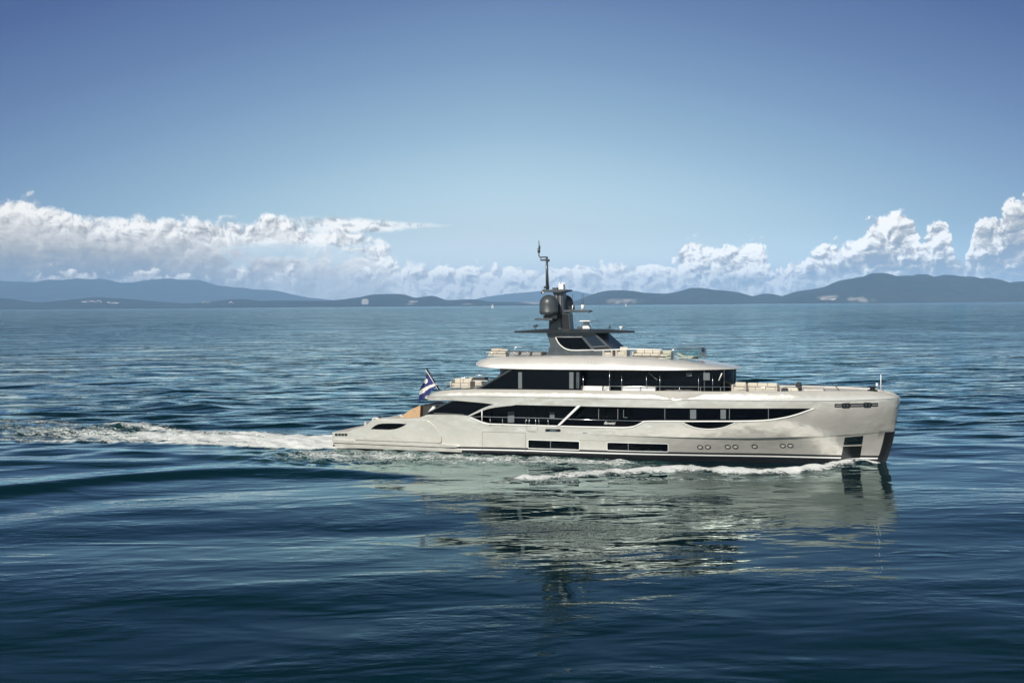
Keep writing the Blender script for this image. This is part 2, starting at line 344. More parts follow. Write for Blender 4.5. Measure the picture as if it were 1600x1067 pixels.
def hull_mesh():
    xs_ = sorted(set([round(XA0+.02+i*.22, 3) for i in range(int((50.75-XA0)/.22)+1)]+[XBAND, XBAND+.1, XBAND+.3, XOPEN1]+[50.0, 50.2, 50.35, 50.45, 50.55, 50.62, 50.68, 50.72]))
    rows = []
    for X in xs_:
        b = _boot(X); zk = _knk(X); sh = _sheer(X) if X < XOPEN1 else _zu(X)
        zu = _zu(X); zl = _zl(X); zt = _zt(X)
        zk_ = min(zk, sh-.3) if X > 18 else min(1.6, sh-.25)
        zz = [-1.2, -.5, b-.2, b, b+.12, b+.30]+[b+.30+(zk_-.012-b-.30)*t for t in (.35, .7, 1)]+[zk_+.004]
        zz += [zk_+.004+(sh-zk_-.004)*t for t in (.12, .3, .5, .7, .86, .96, 1)]
        low = [(hb(X, z), z) for z in zz]
        hsh = low[-1][0]
        top = []
        if X >= XBAND:
            zs = [zu+(zl-.02-zu)*t for t in (0, .04, .12, .3, .6, .85, 1)]
            top = [(hb(X, z), z) for z in zs]
            top[0] = (max(0, top[0][0]-.16), zu+.0) if X < XOPEN1 else top[0]
            top += [(max(0, hb(X, zl)-.03), zl-.018), (max(0, hb(X, zl)-.03), zl+.018)]
            top += [(hb(X, z), z) for z in [zl+.025+(zt-zl-.025)*t for t in (0, .12, .3, .5, .7, .85, .95, 1)]]
            e, ze = top[-1]
            top += [(max(0, e-.06), zt+.03), (max(0, e-.20), zt+.035), (max(0, e-.26), zt), (max(0, e-.28), zt-.14), (0.0, zt-.12)]
        rows.append((X, low, top))
    v = []; f = []; mi = []
    for side in (-1, 1):
        base = []
        for X, low, top in rows:
            rt = []
            for h, z in low:
                xx = min(X, _stem(z)); rt.append(len(v)); v.append((xx, side*(h if X < _stem(z) else 0), z))
            if X < XOPEN1: # cap rail and inner face of the bulwark
                h, z = low[-1]
                for dh, dz_ in ((.05, .03), (.16, .03), (.20, -.02), (.24, -.35)): rt.append(len(v)); v.append((X, side*max(0, min(h-dh, hb(X, z+dz_)-.10) if dz_ < 0 else h-dh), max(.9, z+dz_)))
            else: rt += [rt[-1]]*4
            tp = []
            for h, z in top:
                xx = min(X, _stem(min(z, 5.6))+.02); tp.append(len(v)); v.append((xx, side*h, z))
            base.append((rt, tp))
        for i in range(len(rows)-1):
            (a, ta), (b, tb) = base[i], base[i+1]
            for k in range(len(a)-1):
                q = (a[k], b[k], b[k+1], a[k+1]) if side < 0 else (a[k], a[k+1], b[k+1], b[k])
                if len(set(q)) >= 3: 
                    qq = []; [qq.append(t) for t in q if t not in qq]
                    f.append(tuple(qq)); mi.append(1 if k < 3 else 2 if k == 3 else 1 if k == 4 else 0)
            if ta and tb:
                for k in range(len(ta)-1):
                    q = (ta[k], tb[k], tb[k+1], ta[k+1]) if side < 0 else (ta[k], ta[k+1], tb[k+1], tb[k])
                    f.append(q); mi.append(3 if k in (7,) else 4 if k >= len(ta)-2 else 0)
                # soffit of the overhanging band
                if rows[i+1][0] <= XOPEN1:
                    for tt in ((ta, tb),):
                        h0, z0 = rows[i][2][0]; h1, z1 = rows[i+1][2][0]
                        n0 = len(v); v.append((rows[i][0], 0, z0)); v.append((rows[i+1][0], 0, z1))
                        f.append((ta[0], n0, n0+1, tb[0])); mi.append(0)
        # transom
        X, low, top = rows[0]; a = base[0][0]; n0 = len(v)
        for k in range(len(low)-1):
            n0 = len(v); v.append((X, 0, low[k][1])); v.append((X, 0, low[k+1][1])); f.append((a[k], a[k+1], n0+1, n0)); mi.append(1 if k < 3 else 0)
    me = bpy.data.meshes.new('hull'); me.from_pydata(v, [], f)
    bm = bmesh.new(); bm.from_mesh(me)
    for fc, i in zip(bm.faces, mi): fc.material_index = i
    bmesh.ops.remove_doubles(bm, verts=bm.verts, dist=.0012)
    bmesh.ops.dissolve_degenerate(bm, dist=.0005, edges=bm.edges)
    bmesh.ops.recalc_face_normals(bm, faces=bm.faces); bm.to_mesh(me); bm.free(); me.validate()
    o = link('hull', me, None, yacht, True, [M['hull'], M['boot'], M['trim'], M['groove'], M['deck']]); return o
hull_mesh()

def conform(name, pts, m, parent=None, off=.012, thick=.05, traced=True, dx=.4, dz=.25, label=None, fn=None, side=-1, smooth=True):
    fn = fn or hb
    poly = [T(a, b, lambda X, Z: -fn(X, Z)) for a, b in pts] if traced else pts
    bm = bmesh.new(); bm.faces.new([bm.verts.new((x, 0, z)) for x, z in poly]); bmesh.ops.triangulate(bm, faces=bm.faces)
    x0, x1 = min(p[0] for p in poly), max(p[0] for p in poly); z0, z1 = min(p[1] for p in poly), max(p[1] for p in poly)
    for k in range(int(math.ceil(x0/dx)), int(x1/dx)+1): bmesh.ops.bisect_plane(bm, geom=bm.verts[:]+bm.edges[:]+bm.faces[:], dist=1e-4, plane_co=(k*dx, 0, 0), plane_no=(1, 0, 0))
    for k in range(int(math.ceil(z0/dz)), int(z1/dz)+1): bmesh.ops.bisect_plane(bm, geom=bm.verts[:]+bm.edges[:]+bm.faces[:], dist=1e-4, plane_co=(0, 0, k*dz), plane_no=(0, 0, 1))
    for v in bm.verts: v.co.y = side*(fn(v.co.x, v.co.z)+off)
    r = bmesh.ops.extrude_face_region(bm, geom=bm.faces[:])
    for e in r['geom']:
        if isinstance(e, bmesh.types.BMVert): e.co.y -= side*thick
    bmesh.ops.recalc_face_normals(bm, faces=bm.faces)
    me = bpy.data.meshes.new(name); bm.to_mesh(me); bm.free()
    o = link(name, me, m, parent or yacht, smooth)
    if label: o['label'] = label
    return o
def smooth_line(pts, n=8):                               # Catmull-Rom through pixel points
    out = []
    for i in range(len(pts)-1):
        p0, p1, p2, p3 = pts[max(i-1, 0)], pts[i], pts[i+1], pts[min(i+2, len(pts)-1)]
        for k in range(n):
            t = k/n; out.append(tuple(.5*((2*b)+(-a+c)*t+(2*a-5*b+4*c-d)*t*t+(-a+3*b-3*c+d)*t**3) for a, b, c, d in zip(p0, p1, p2, p3)))
    return out+[pts[-1]]
def strip_on(name, pts, r, m, parent=None, off=.0, fn=None, n=6, side=-1, sm_=True):      # tube lying on the hull side
    fn = fn or hb; L = smooth_line(pts, n) if sm_ else pts
    q = [T(a, b, lambda X, Z: -fn(X, Z)) for a, b in L]
    return MB().tube([(x, side*(fn(x, z)+off), z) for x, z in q], r, 6).build(name, m, parent or yacht, 'all')
def rrect(x0, y0, x1, y1, r, slant=0, n=4):
    out = []
    for cx, cy, a in ((x1-r, y0+r, -90), (x1-r, y1-r, 0), (x0+r, y1-r, 90), (x0+r, y0+r, 180)):
        for k in range(n+1): t = R(a+90*k/n); X = cx+r*math.cos(t); Y = cy+r*math.sin(t); out.append((X, Y+slant*(X-x0)/(x1-x0)))
    return out

# main deck: long opening amidships with the recessed saloon, flush glass further forward
Xo0, Xg0 = TS(728, 650)[0], TS(1004, 658)[0]
def strip_glass(name, X0, X1, zlo, zhi, inset, m, n=60, side=-1):
    b = MB(); vs = []; fs = []
    for i in range(n+1):
        X = X0+(X1-X0)*i/n
        for t in range(4):
            z = zlo(X)+(zhi(X)-zlo(X))*t/3; vs.append((X, side*max(0, hb(X, z)-inset), z))
    for i in range(n):
        for t in range(3): fs.append((i*4+t, (i+1)*4+t, (i+1)*4+t+1, i*4+t+1))
    b.add(vs, fs); return b.build(name, m, yacht, 'all')
for s in (-1, 1):
    strip_glass('side_window', Xg0-.6, XOPEN1+.05, lambda X: _sheer(X)-.12, lambda X: _zu(X)+.05, .07, M['glass'], side=s)
conform('bulwark_glass', [(876, 655), (1004, 658.6), (997, 663.5), (989, 666), (975, 667.8), (868, 665.6)], M['glass'], off=-.05, thick=.03)
# saloon block behind the side decks
sal = MB().box(13.2, Xg0+.5, -3.45, 3.45, 2.0, 4.62); sal.build('saloon_walls', M['glass'], yacht)
MB().box(8.6, Xg0, -4.25, 4.25, 1.9, 2.06).build('side_deck', M['seal'], yacht)  # teak floor coloured dark, standing in for shade inside the opening
for a, b, c, d in ((793.5, 803.5, 643, 660), (859, 866.5, 644, 654)):
    q = [T(x, y, -3.45) for x, y in ((a, d), (b, d), (b, c), (a, c))]
    MB().prism(q, -3.47, -3.452).build('curtain', M['curtain'], yacht)
for a, b in ((1078, 1087.5), (1125.5, 1134)):
    conform('curtain', [(a, 640), (b, 640), (b, 654.5), (a, 654.5)], M['curtain'], off=-.066, thick=.003)
for a in (934.5, 964.5, 1038, 1139, 1200):
    conform('window_mullion', [(a, 639), (a+1, 639), (a+1, 655), (a, 655)], M['groove'] if a == 964.5 else M['curtain'], off=-.066, thick=.004)
conform('grab_rail', [(973.5, 640), (974.6, 640), (974.6, 651.5), (980, 651.8), (980, 652.8), (973.5, 652.8)], M['steel'], off=-.06, thick=.02)
# swooping aft frame of the opening
sw_lo = smooth_line([(733, 651), (745, 645.5), (757, 640.5), (770, 637), (785, 635), (800, 633.6)], 4)
sw_up = smooth_line([(806, 632.4), (790, 631.2), (776, 631.6), (765, 634), (752, 639.5), (742, 644.5), (731, 650)], 4)
conform('opening_frame', sw_lo+sw_up, M['hull'], off=.004, thick=.45, dx=.3)
strip_on('frame_trim', [(731, 650.3), (742, 644.8), (752, 639.7), (765, 634.5), (776, 632)], .035, M['trim'], off=.02)
# black side glass aft of the frame
def aft_fn(X, Z): return hb_raw(X, 4.0)-.10
aftg = [(663, 647.5), (676, 641), (690, 634), (705, 626.5), (720, 625.8), (740, 627), (760, 629.5), (777, 632), (766, 636), (757, 640), (745, 645.5), (737, 650)]
conform('aft_side_glass', aftg, M['glass'], fn=aft_fn, off=0, thick=.06)
strip_on('aft_glass_edge', [(662, 648), (676, 641), (690, 634), (708, 625.6)], .07, M['grey'], fn=aft_fn, off=.01)
for s in (-1, 1): strip_on('glass_sill', [(678, 645.5), (700, 646.3), (725, 647.8)], .035, M['curtain'], fn=aft_fn, off=.03, side=s)
# bright lip along the lower edge of the opening
lip = [(735, 652), (748, 657.8), (757, 661), (765, 662.5), (800, 663.6), (870, 665.8), (960, 668), (978, 668), (990, 666.4), (998, 663), (1006, 659), (1012, 658.2), (1100, 658.2), (1160, 658), (1195, 656.8), (1222, 653.2), (1243, 648.2), (1262, 641.7), (1272, 638.4)]
for s in (-1, 1): strip_on('window_lip', lip, .055, M['trim'], off=.015, side=s)
sml = smooth_line([(1067, 659.4), (1078, 664.5), (1090, 668), (1106, 669.6), (1122, 668.6), (1135, 665.5), (1149, 659.4)], 4)
conform('smile_window', sml, M['glass'], off=.012, thick=.04, dz=.15)
strip_on('smile_trim', [(1067, 660), (1078, 665.3), (1090, 668.8), (1106, 670.4), (1122, 669.4), (1135, 666.3), (1149, 660)], .035, M['trim'], off=.015)
# diagonal strut
q = [T(x, y, -4.72) for x, y in ((870.5, 665), (874.5, 665), (908, 633.5), (902.5, 633.5))]
MB().prism(q, -4.80, -4.60).build('diagonal_strut', M['trim'], yacht, bevel=.02)
# handrail in the opening
rl = [T(x, y, -4.70) for x, y in ((737, 650.8), (752, 650.8), (850, 653.2), (905, 655.3), (1006, 657.6))]
MB().tube([(x, -4.70, z) for x, z in rl], .032, 6).build('handrail', M['steel'], yacht, 'all')
for a in (766, 785, 821.5, 826.5, 837, 842, 856.5):
    t_, u_ = T(a, 651.6+(a-752)*.0245, -4.68), T(a, 664, -4.68)
    MB().tube([(t_[0], -4.68, t_[1]), (t_[0], -4.68, u_[1]-.1)], .026, 6).build('rail_post', M['steel'], yacht, 'all')
t_, u_ = T(753, 641, -4.68), T(753, 658, -4.68); MB().tube([(t_[0], -4.68, t_[1]), (t_[0], -4.68, u_[1])], .055, 8).build('corner_post', M['trim'], yacht, 'all')

# hull side windows, doors, vents
for r_ in ((825.5, 687.3, 905, 699.6, 1.6, 2.6), (949, 691.2, 1043.5, 702.7, 1.6, 2.6)):
    x0, y0, x1, y1, rr, sl = r_
    w = conform('hull_window', rrect(x0, y0, x1, y1, rr, sl), M['glass'], off=.010, thick=.05)
    fr = conform('frame', rrect(x0-1.0, y0-1.0, x1+1.0, y1+1.2, rr+.8, sl), M['trim'], parent=yacht, off=.004, thick=.05); fr.parent = w
    i0 = x0+(x1-x0)*(.43 if x0 < 900 else .34)
    sill = conform('interior_blind', [(i0, y1+.4), (x1-5, y1+1.4), (x1-5, y1+2.1), (i0, y1+1.1)] if x0 < 900 else [(x1-37, y1+1.0), (x1-7, y1+1.6), (x1-7, y1+2.4), (x1-37, y1+1.6)], M['curtain'], off=.014, thick=.003); sill.parent = w
    ml = conform('mullion', [(i0, y0+1.2), (i0+1.1, y0+1.2), (i0+1.1, y1+.6), (i0, y1+.6)], M['curtain'], off=.0145, thick=.003); ml.parent = w
def ports():
    for a, b in ((1094, 698.2), (1106, 698.1), (1137, 697.7), (1149, 697.6), (1179, 697.2), (1223, 696.2), (1235, 695.8)):
        X, Z = TS(a, b); y = -hb(X, Z); dX = .15; tx = (-hb(X+dX, Z)+hb(X-dX, Z))/(2*dX); tz = (-hb(X, Z+.1)+hb(X, Z-.1))/.2
        fwd = Vector((1, tx, 0)).normalized(); upv = Vector((0, tz, 1)).normalized(); nn = fwd.cross(upv); nn = nn if nn.y < 0 else -nn
        c0 = Vector((X, y, Z))
        ring = lambda r, o: [tuple(c0+nn*o+(fwd*math.cos(t*math.pi/10)*r*1.15+upv*math.sin(t*math.pi/10)*r)) for t in range(20)]
        vs = ring(.22, -.03)+ring(.22, .03)+ring(.18, .03)+ring(.17, -.01)
        fs = [(k*20+i, k*20+(i+1) % 20, (k+1)*20+(i+1) % 20, (k+1)*20+i) for k in range(3) for i in range(20)]
        o = MB().add(vs, fs).build('porthole', M['black'], yacht, True)
        MB().add(ring(.175, .0), [tuple(range(20))]).build('pane', M['glass'], o)
        lp = [tuple(c0+nn*.02+(fwd*math.cos(t)*.09*1.3+upv*(math.sin(t)*.10))) for t in [math.pi*(1.02+.96*i/9) for i in range(10)]]
        MB().add(lp, [tuple(range(10))]).build('painted_glint', M['trim'], o)  # white half-disc painted in as the highlight low in the porthole
ports()
def outline(name, pts, parent=yacht, r=.016, m=None):
    strip_on(name, pts, r, m or M['groove'], parent, off=-.002, sm_=False, n=1)
outline('shell_door_seam', [(754, 708)]+[(754, 674+34*(8-k)/8) for k in range(9)]+[(754+67*k/10, 674.3+1.8*k/10) for k in range(11)]+[(821, 676+34*k/8) for k in range(9)])
outline('boarding_gate_seam', [(823, 665.5), (823, 671), (824, 673.5)]); outline('boarding_gate_seam', [(839.5, 666), (839.5, 673)])
conform('step_slot', [(825, 673.3), (838, 673.7), (838, 674.9), (825, 674.5)], M['seal'], off=.006, thick=.04)
fl = conform('fairlead', rrect(852, 669.8, 876, 674.4, 2.0, .3), M['black'], off=.01, thick=.06)
conform('roller', rrect(859, 670.6, 869.5, 674, 1.2, .2), M['steel'], off=.03, thick=.03).parent = fl
conform('overboard_drain', rrect(910, 675.6, 917, 677.2, .7, 0), M['seal'], off=.01, thick=.05)
outline('knuckle_shadow_gap', [(905+ (1250-905)*k/40, 687.2+3.0*k/40) for k in range(0)] or [(905, 687.3), (960, 689.5), (1010, 690.2)], r=.012)
# mooring recess at the bow
mr = conform('mooring_recess', rrect(1304, 630.8, 1372, 636.6, 1.2, -1.6), M['black'], off=.012, thick=.06)
for a, b in ((1316, 1328), (1350, 1361)):
    k = conform('fairlead_plate', rrect(a, 630.0-(a-1304)*.0235, b, 638.0-(a-1304)*.0235, 1.0, -.2), M['black'], off=.035, thick=.03); k.parent = mr
    for q in (a+2.5, a+7.5):
        z = conform('roller', rrect(q, 632.0-(a-1304)*.0235, q+1.8, 636.0-(a-1304)*.0235, .7, 0), M['steel'], off=.06, thick=.03); z.parent = k
for a, b in ((1305.5, 1315), (1329.5, 1349), (1362.5, 1371)):
    z = conform('recess_bar', [(a, 633.2-(a-1304)*.0235), (b, 633.0-(b-1304)*.0235), (b, 634.8-(b-1304)*.0235), (a, 635-(a-1304)*.0235)], M['seal'], off=.02, thick=.02); z.parent = mr
# anchor pocket
ap = conform('anchor_pocket', [(1320, 683.2), (1349, 680.6), (1344, 715), (1314, 716.5)], M['black'], off=.015, thick=.05, dz=.2)
conform('anchor_plate', [(1322.5, 685), (1346, 682.8), (1344.5, 692), (1321, 693.5)], M['steel'], off=.05, thick=.06).parent = ap
conform('anchor_stock', [(1321.5, 688.4), (1345, 686.6), (1344.8, 688), (1321.3, 689.8)], M['black'], off=.075, thick=.03).parent = ap
conform('pocket_rim', [(1318, 695.3), (1346.6, 694.3), (1346.4, 696.2), (1317.8, 697.2)], M['hull'], off=.045, thick=.05).parent = ap
conform('polished_plate', [(1317.5, 698), (1346, 697), (1343.5, 714.5), (1315, 715.5)], mat('dark_polished_plate', (.10, .105, .105), .18, .9, bump=.25), off=.03, thick=.04, dz=.2).parent = ap
# dark stem plate
def stem_plate():
    vs = []; fs = []; n = 14
    for i in range(n+1):
        z = -.3+(2.66+.3)*i/n; Xs = _stem(z)
        w0, w1 = hb(Xs-.72, z)+.03, .14
        vs += [(Xs-.72, -w0, z), (Xs-.25, -hb(Xs-.25, z)-.05, z), (Xs+.05, -w1, z), (Xs+.05, w1, z), (Xs-.25, hb(Xs-.25, z)+.05, z), (Xs-.72, w0, z)]
    for i in range(n):
        for k in range(5): fs.append((i*6+k, i*6+k+1, (i+1)*6+k+1, (i+1)*6+k))
    fs.append((0, 1, 2, 3, 4, 5)); fs.append(tuple(n*6+k for k in range(6))[::-1])
    MB().add(vs, fs).build('stem_plate', M['black'], yacht)
stem_plate()

# stern: bathing platform, folding side door, rub strakes
XP = TS(545, 676)[0]
MB().box(-.35, 3.2, -4.35, 4.35, 1.46, 1.57).build('bathing_platform', M['deck'], yacht, bevel=.03)
MB().box(-.30, XA0+.05, -4.2, 4.2, .15, 1.46, tx=0).build('platform_transom', M['hull'], yacht)
b = MB()
for k in range(4):
    q = [TS(x, y) for x, y in ((523.5+k*5, 677), (527.6+k*5, 677.2), (527.6+k*5, 681), (523.5+k*5, 680.8))]
    b.prism(q, -hb(q[0][0], q[0][1])-.012, -hb(q[0][0], q[0][1])+.03)
b.build('vent_grille', M['black'], yacht)
dr = smooth_line([(555.5, 685), (555.5, 677), (562, 669), (574, 664.5), (583, 658.5), (593, 656.2)], 3)+smooth_line([(640, 656), (662, 656.3), (672, 659.5), (681, 668), (689, 680), (690, 689)], 4)
dr = dr+[(689, 691.6), (555.5, 686.6)]
sd_ = conform('side_terrace_door', dr, M['hull'], off=.10, thick=.14)
conform('door_shadow_gap', [(555, 684.9), (690, 689.6), (690, 692.2), (555, 687.2)], M['seal'], off=.03, thick=.1)
conform('stern_window', smooth_line([(580, 670), (587, 664.6), (595, 661.8), (608, 661.2), (622, 661.2), (636, 662)], 4)+smooth_line([(632, 664.8), (622, 669), (610, 670.8), (596, 670.6), (581, 670.2)], 4), M['glass'], off=.115, thick=.04).parent = sd_
for nm, pts, o_ in (('rub_strake', [(520, 685.5), (553, 687.4), (690, 692.8), (712, 694.6), (719, 697), (712, 698.6), (690, 698), (553, 692.4), (521, 691)], .16),
                    ('lower_strake', [(523, 692.6), (553, 693.8), (690, 699.4), (722, 701.6), (722, 706.4), (690, 705), (553, 699.8), (523.5, 699)], .05)):
    o = conform(nm, pts, M['hull'], off=o_, thick=o_+.1, dz=.1)
    bv = o.modifiers.new('bevel', 'BEVEL'); bv.width = .05; bv.segments = 3; bv.limit_method = 'ANGLE'; bv.angle_limit = R(50)
conform('strake_gap', [(522, 691.2), (553, 692.2), (716, 698.8), (716, 700.3), (553, 694.1), (522, 693)], M['seal'], off=.03, thick=.05)
strip_on('fairlead_horn', [(582, 660), (581.5, 655), (585, 653.2), (591, 653.6)], .06, M['trim'], off=-.1)
strip_on('fairlead_roller', [(585.5, 656), (588, 653.2), (593, 652)], .09, M['black'], off=-.3)
# cockpit behind the stern bulwark
MB().box(3.2, 13.4, -4.2, 4.2, 1.95, 2.10).build('cockpit_deck', M['deck'], yacht)
MB().box(3.0, 3.2, -4.2, 4.2, 1.0, 2.6).build('cockpit_bulkhead', M['hull'], yacht)
_fan = [T(x, y, -2.6) for x, y in ((624, 655), (632, 646.5), (643, 639), (657, 633), (656, 655))]
MB().prism(_fan, -2.6, 2.6).build('teak_stair_side', M['teak'], yacht, bevel=.03)
_fp = [T(x, y, -2.2) for x, y in ((657, 634), (682, 635), (672, 655), (655, 655))]
MB().prism(_fp, -2.2, 2.4).build('cockpit_screen', mat('dark_brown_panel', (.035, .03, .028), .5), yacht)
_wp = [T(x, y, -3.2) for x, y in ((665, 648), (669, 648), (682, 636), (681, 632), (677, 634))]
MB().prism(_wp, -3.3, -3.05).build('wing_strut', M['trim'], yacht, bevel=.04)

# upper deck house
Xh0, Xh1, Xh2 = T(743, 610, -4.4)[0], T(799, 578, -4.4)[0], T(908, 600, -4.4)[0]
hpoly = [(Xh0, 5.80), (Xh1, 7.86), (Xh2, 7.86), (Xh2, 5.80)]
MB().prism(hpoly, -4.36, 4.36).build('lounge_glass', M['glass'], yacht)
def hs(px, py, Y=-4.38): x, z = T(px, py, Y); return (x, Y, z)
MB().tube([hs(742, 610.5), hs(800, 577)], .09, 6).build('slanted_pillar', M['grey'], yacht)
for a, b, mm in ((809.8, 815.6, 'curtain'), (889.5, 896, 'curtain'), (900.5, 905, 'seal')):
    q = [T(x, y, -4.362) for x, y in ((a, 607), (b, 607), (b, 581.5), (a, 581.5))]
    MB().prism(q, -4.372, -4.363).build('window_pillar', M[mm] if mm != 'seal' else M['grey'], yacht)
q = [T(x, y, -4.362) for x, y in ((850, 583), (880, 583), (880, 590), (850, 590))]
Xf = T(1146, 596, -1.0)[0]
def house_plan(w, xa, xf, rr, n=10):
    out = [(xa, -w), (xf-rr, -w)]
    for k in range(1, n): t = R(-90+180*k/n); out.append((xf-rr+rr*math.cos(t), w*math.sin(t) if False else (w if math.sin(t) > 0 else -w)*abs(math.sin(t))**.75))
    return out+[(xf-rr, w), (xa, w)]
whp = house_plan(3.45, Xh2-.2, Xf, 3.0)
MB().plate(whp, 5.8, 7.86).build('wheelhouse_glass', M['glass'], yacht, True)
# wheelhouse mullions and things seen inside
for i in range(2, len(whp)-2, 1):
    x, y = whp[i]
    if y <= .4 and i % 2 == 0: MB().tube([(x+.01, y-.01, 5.8), (x+.01, y-.01, 7.8)], .05, 6).build('window_mullion', M['grey'], yacht)
for a, b, c, d in ((1072, 1081, 582, 587.5), (1099, 1109, 582.5, 594)):
    q = [T(x, y, -3.46) for x, y in ((a, d), (b, d), (b, c), (a, c))]
    MB().prism(q, -3.462, -3.453).build('blind', M['curtain'], yacht)
# white coaming benches and side rail of the upper deck
for a, b in ((908, 941), (943, 952.5), (971, 1000), (1001, 1024)):
    x0, x1 = T(a, 609, -3.95)[0], T(b, 609, -3.95)[0]
    MB().box(x0, x1, -4.05, -3.65, 5.85, 6.30, sh=.03).build('side_locker', M['trim'], yacht, bevel=.04)
RY = -4.25
def rail(name, pts, Y, r=.028, m='steel'):
    q = [(T(a, b, Y)) for a, b in pts]
    return MB().tube([(x, Y, z) for x, z in q], r, 6).build(name, M[m], yacht, 'all')
rail('handrail', [(942, 607.5), (950, 603.2), (1143, 604.5)], RY)
for a, y0, y1 in ((911, 587, 606), (952.3, 578, 611), (971.3, 587, 611), (1010, 587, 606), (1031, 587, 611), (1061.5, 604, 612), (1091.5, 587, 612), (1094.5, 604, 612), (1113.5, 587, 612), (1126, 604, 612), (1000.5, 603, 611)):
    rail('rail_post', [(a, y0), (a, y1)], RY, .024)
rail('grab_bar', [(1013, 582), (1027, 593.5)], -3.6, .05, 'seal')
rail('grab_bar', [(1128, 583), (1123, 594.5)], -3.0, .05, 'trim')
# roof of the upper deck
Xr0, Xr1 = T(739, 569, -2.2)[0], T(1157, 575.5, -.6)[0]
_rt = pch([(0, 8.06), (.35, 8.28), (1.0, 8.50), (2.0, 8.68), (4, 8.80), (8, 8.88), (14, 8.90), (Xr1-Xr0-8, 8.78), (Xr1-Xr0-5, 8.55), (Xr1-Xr0-2.4, 8.22), (Xr1-Xr0-.8, 7.98), (Xr1-Xr0, 7.83)])
_rb = pch([(0, 8.02), (1.2, 7.90), (3, 7.78), (6, 7.72), (Xr1-Xr0-4, 7.78), (Xr1-Xr0, 7.80)])
def _rw(t, L): a = min(1, t/3.0); b = min(1, (L-t)/7.5); return 4.62*max(.03, (1-(1-a)**2.4))**.5*max(.02, (1-(1-b)**2.2))**.52
def roof():
    L = Xr1-Xr0; n = 90; vs = []; fs = []
    for i in range(n+1):
        t = L*(.5-.5*math.cos(math.pi*i/n)); w = _rw(t, L); zt, zb = _rt(t), _rb(t); hh = zt-zb; k = min(1.5, w*.45)
        half = [(0, zb+.05), (max(0, w-.35), zb+.05), (max(0, w-.30), zb), (w-.05, zb), (w, zb+.04*min(1, hh/.3))]
        for a in range(1, 9): th = math.pi/2*a/8; half.append((w-k*(1-math.cos(th))**1.0, zb+hh*.10+hh*.90*math.sin(th)**1.25))
        half += [(max(0, w-k-.5)*.9, zt+.01), (0, zt+.03)]
        sec = [(-y, z) for y, z in half]+[(y, z) for y, z in half[::-1][1:]]
        vs += [(Xr0+t, y, z) for y, z in sec]
    m_ = len(sec)
    for i in range(n):
        for k in range(m_): fs.append((i*m_+k, (i+1)*m_+k, (i+1)*m_+(k+1) % m_, i*m_+(k+1) % m_))
    fs.append(tuple(range(m_))); fs.append(tuple(n*m_+k for k in range(m_)))
    MB().add(vs, fs).build('upper_roof', M['super'], yacht, True)
roof()
MB().box(T(790, 578, -2)[0], Xh1+1, -3.4, 3.4, 7.2, 7.75).build('roof_soffit_box', M['grey'], yacht)

# sun deck: dark mast house with raked screen, hardtop, mast
MY = -2.15
mh = [T(x, y, MY) for x, y in ((850, 558), (857, 548), (859.5, 541), (858, 533), (853.5, 519), (930, 519), (932, 523), (956, 544.5), (958, 548), (946, 552), (943, 558))]
MB().prism(mh, MY, 2.15).build('mast_house', M['grey'], yacht, bevel=.03)
def flat(name, pts, Y, m, parent=None, th=.02, sl=True):
    q = [T(a, b, Y) for a, b in pts]; return MB().prism(q, Y-th, Y).build(name, m, parent or yacht)
win = smooth_line([(869, 527), (874, 535.5), (881, 542), (890, 545.5), (903, 546)], 4)+[(924, 545.6), (908, 527)]
wo = flat('mast_house_window', win, MY, M['glass'], th=.012)
rm = [T(a, b, MY) for a, b in [(910, 526.3)]+[(868, 526.3)]+smooth_line([(868, 526.3), (873, 536), (880.5, 543), (890, 546.8), (903, 547.4)], 4)[1:]+[(929, 546.8)]]
MB().tube([(x, MY-.03, z) for x, z in rm], .055, 6).build('trim', M['trim'], wo, 'all')
flat('screen_glass', [(911, 524.5), (929.5, 524), (946, 539.6), (925, 541)], MY, M['glass2'], th=.014)
flat('screen_sill', [(926, 542), (947, 541), (955, 545), (929, 546)], MY, M['black'], th=.018)
flat('screen_bar', [(925.5, 541.3), (947, 540.2), (948, 541.2), (926.5, 542.4)], MY, M['curtain'], th=.022)
def lens(name, x0, x1, w, zb, zt, m, n=40, fa=2.5, ff=5, parent=None):
    L = x1-x0; vs = []; fs = []
    for i in range(n+1):
        t = L*(.5-.5*math.cos(math.pi*i/n)); a = min(1, t/fa); b = min(1, (L-t)/ff); ww = w*max(.01, 1-(1-a)**2)**.55*max(.01, 1-(1-b)**2)**.55
        th = (zt-zb)*min(1, .42+min(t, L-t)/4.5)
        half = [(0, zb+.04), (ww*.93, zb), (ww, zb+.03), (ww*.97, zb+.07), (ww*.7, zb+th*.8), (ww*.3, zb+th), (0, zb+th)]
        sec = [(-y, z) for y, z in half]+[(y, z) for y, z in half[::-1][1:-1]]
        vs += [(x0+t, y, z) for y, z in sec]
    m_ = len(sec)
    for i in range(n):
        for k in range(m_): fs.append((i*m_+k, (i+1)*m_+k, (i+1)*m_+(k+1) % m_, i*m_+(k+1) % m_))
    fs.append(tuple(range(m_))); fs.append(tuple(n*m_+k for k in range(m_)))
    return MB().add(vs, fs).build(name, m, parent or yacht, True)
hx0, hx1 = T(801, 519.5, -.8)[0], T(988, 518.5, -.8)[0]
hz_ = T(870, 520.5, -2.7)[1]
lens('hardtop', hx0, hx1, 2.75, hz_, hz_+.30, M['darktop'])
def at0(px, py, Y=0): x, z = T(px, py, Y); return x, z
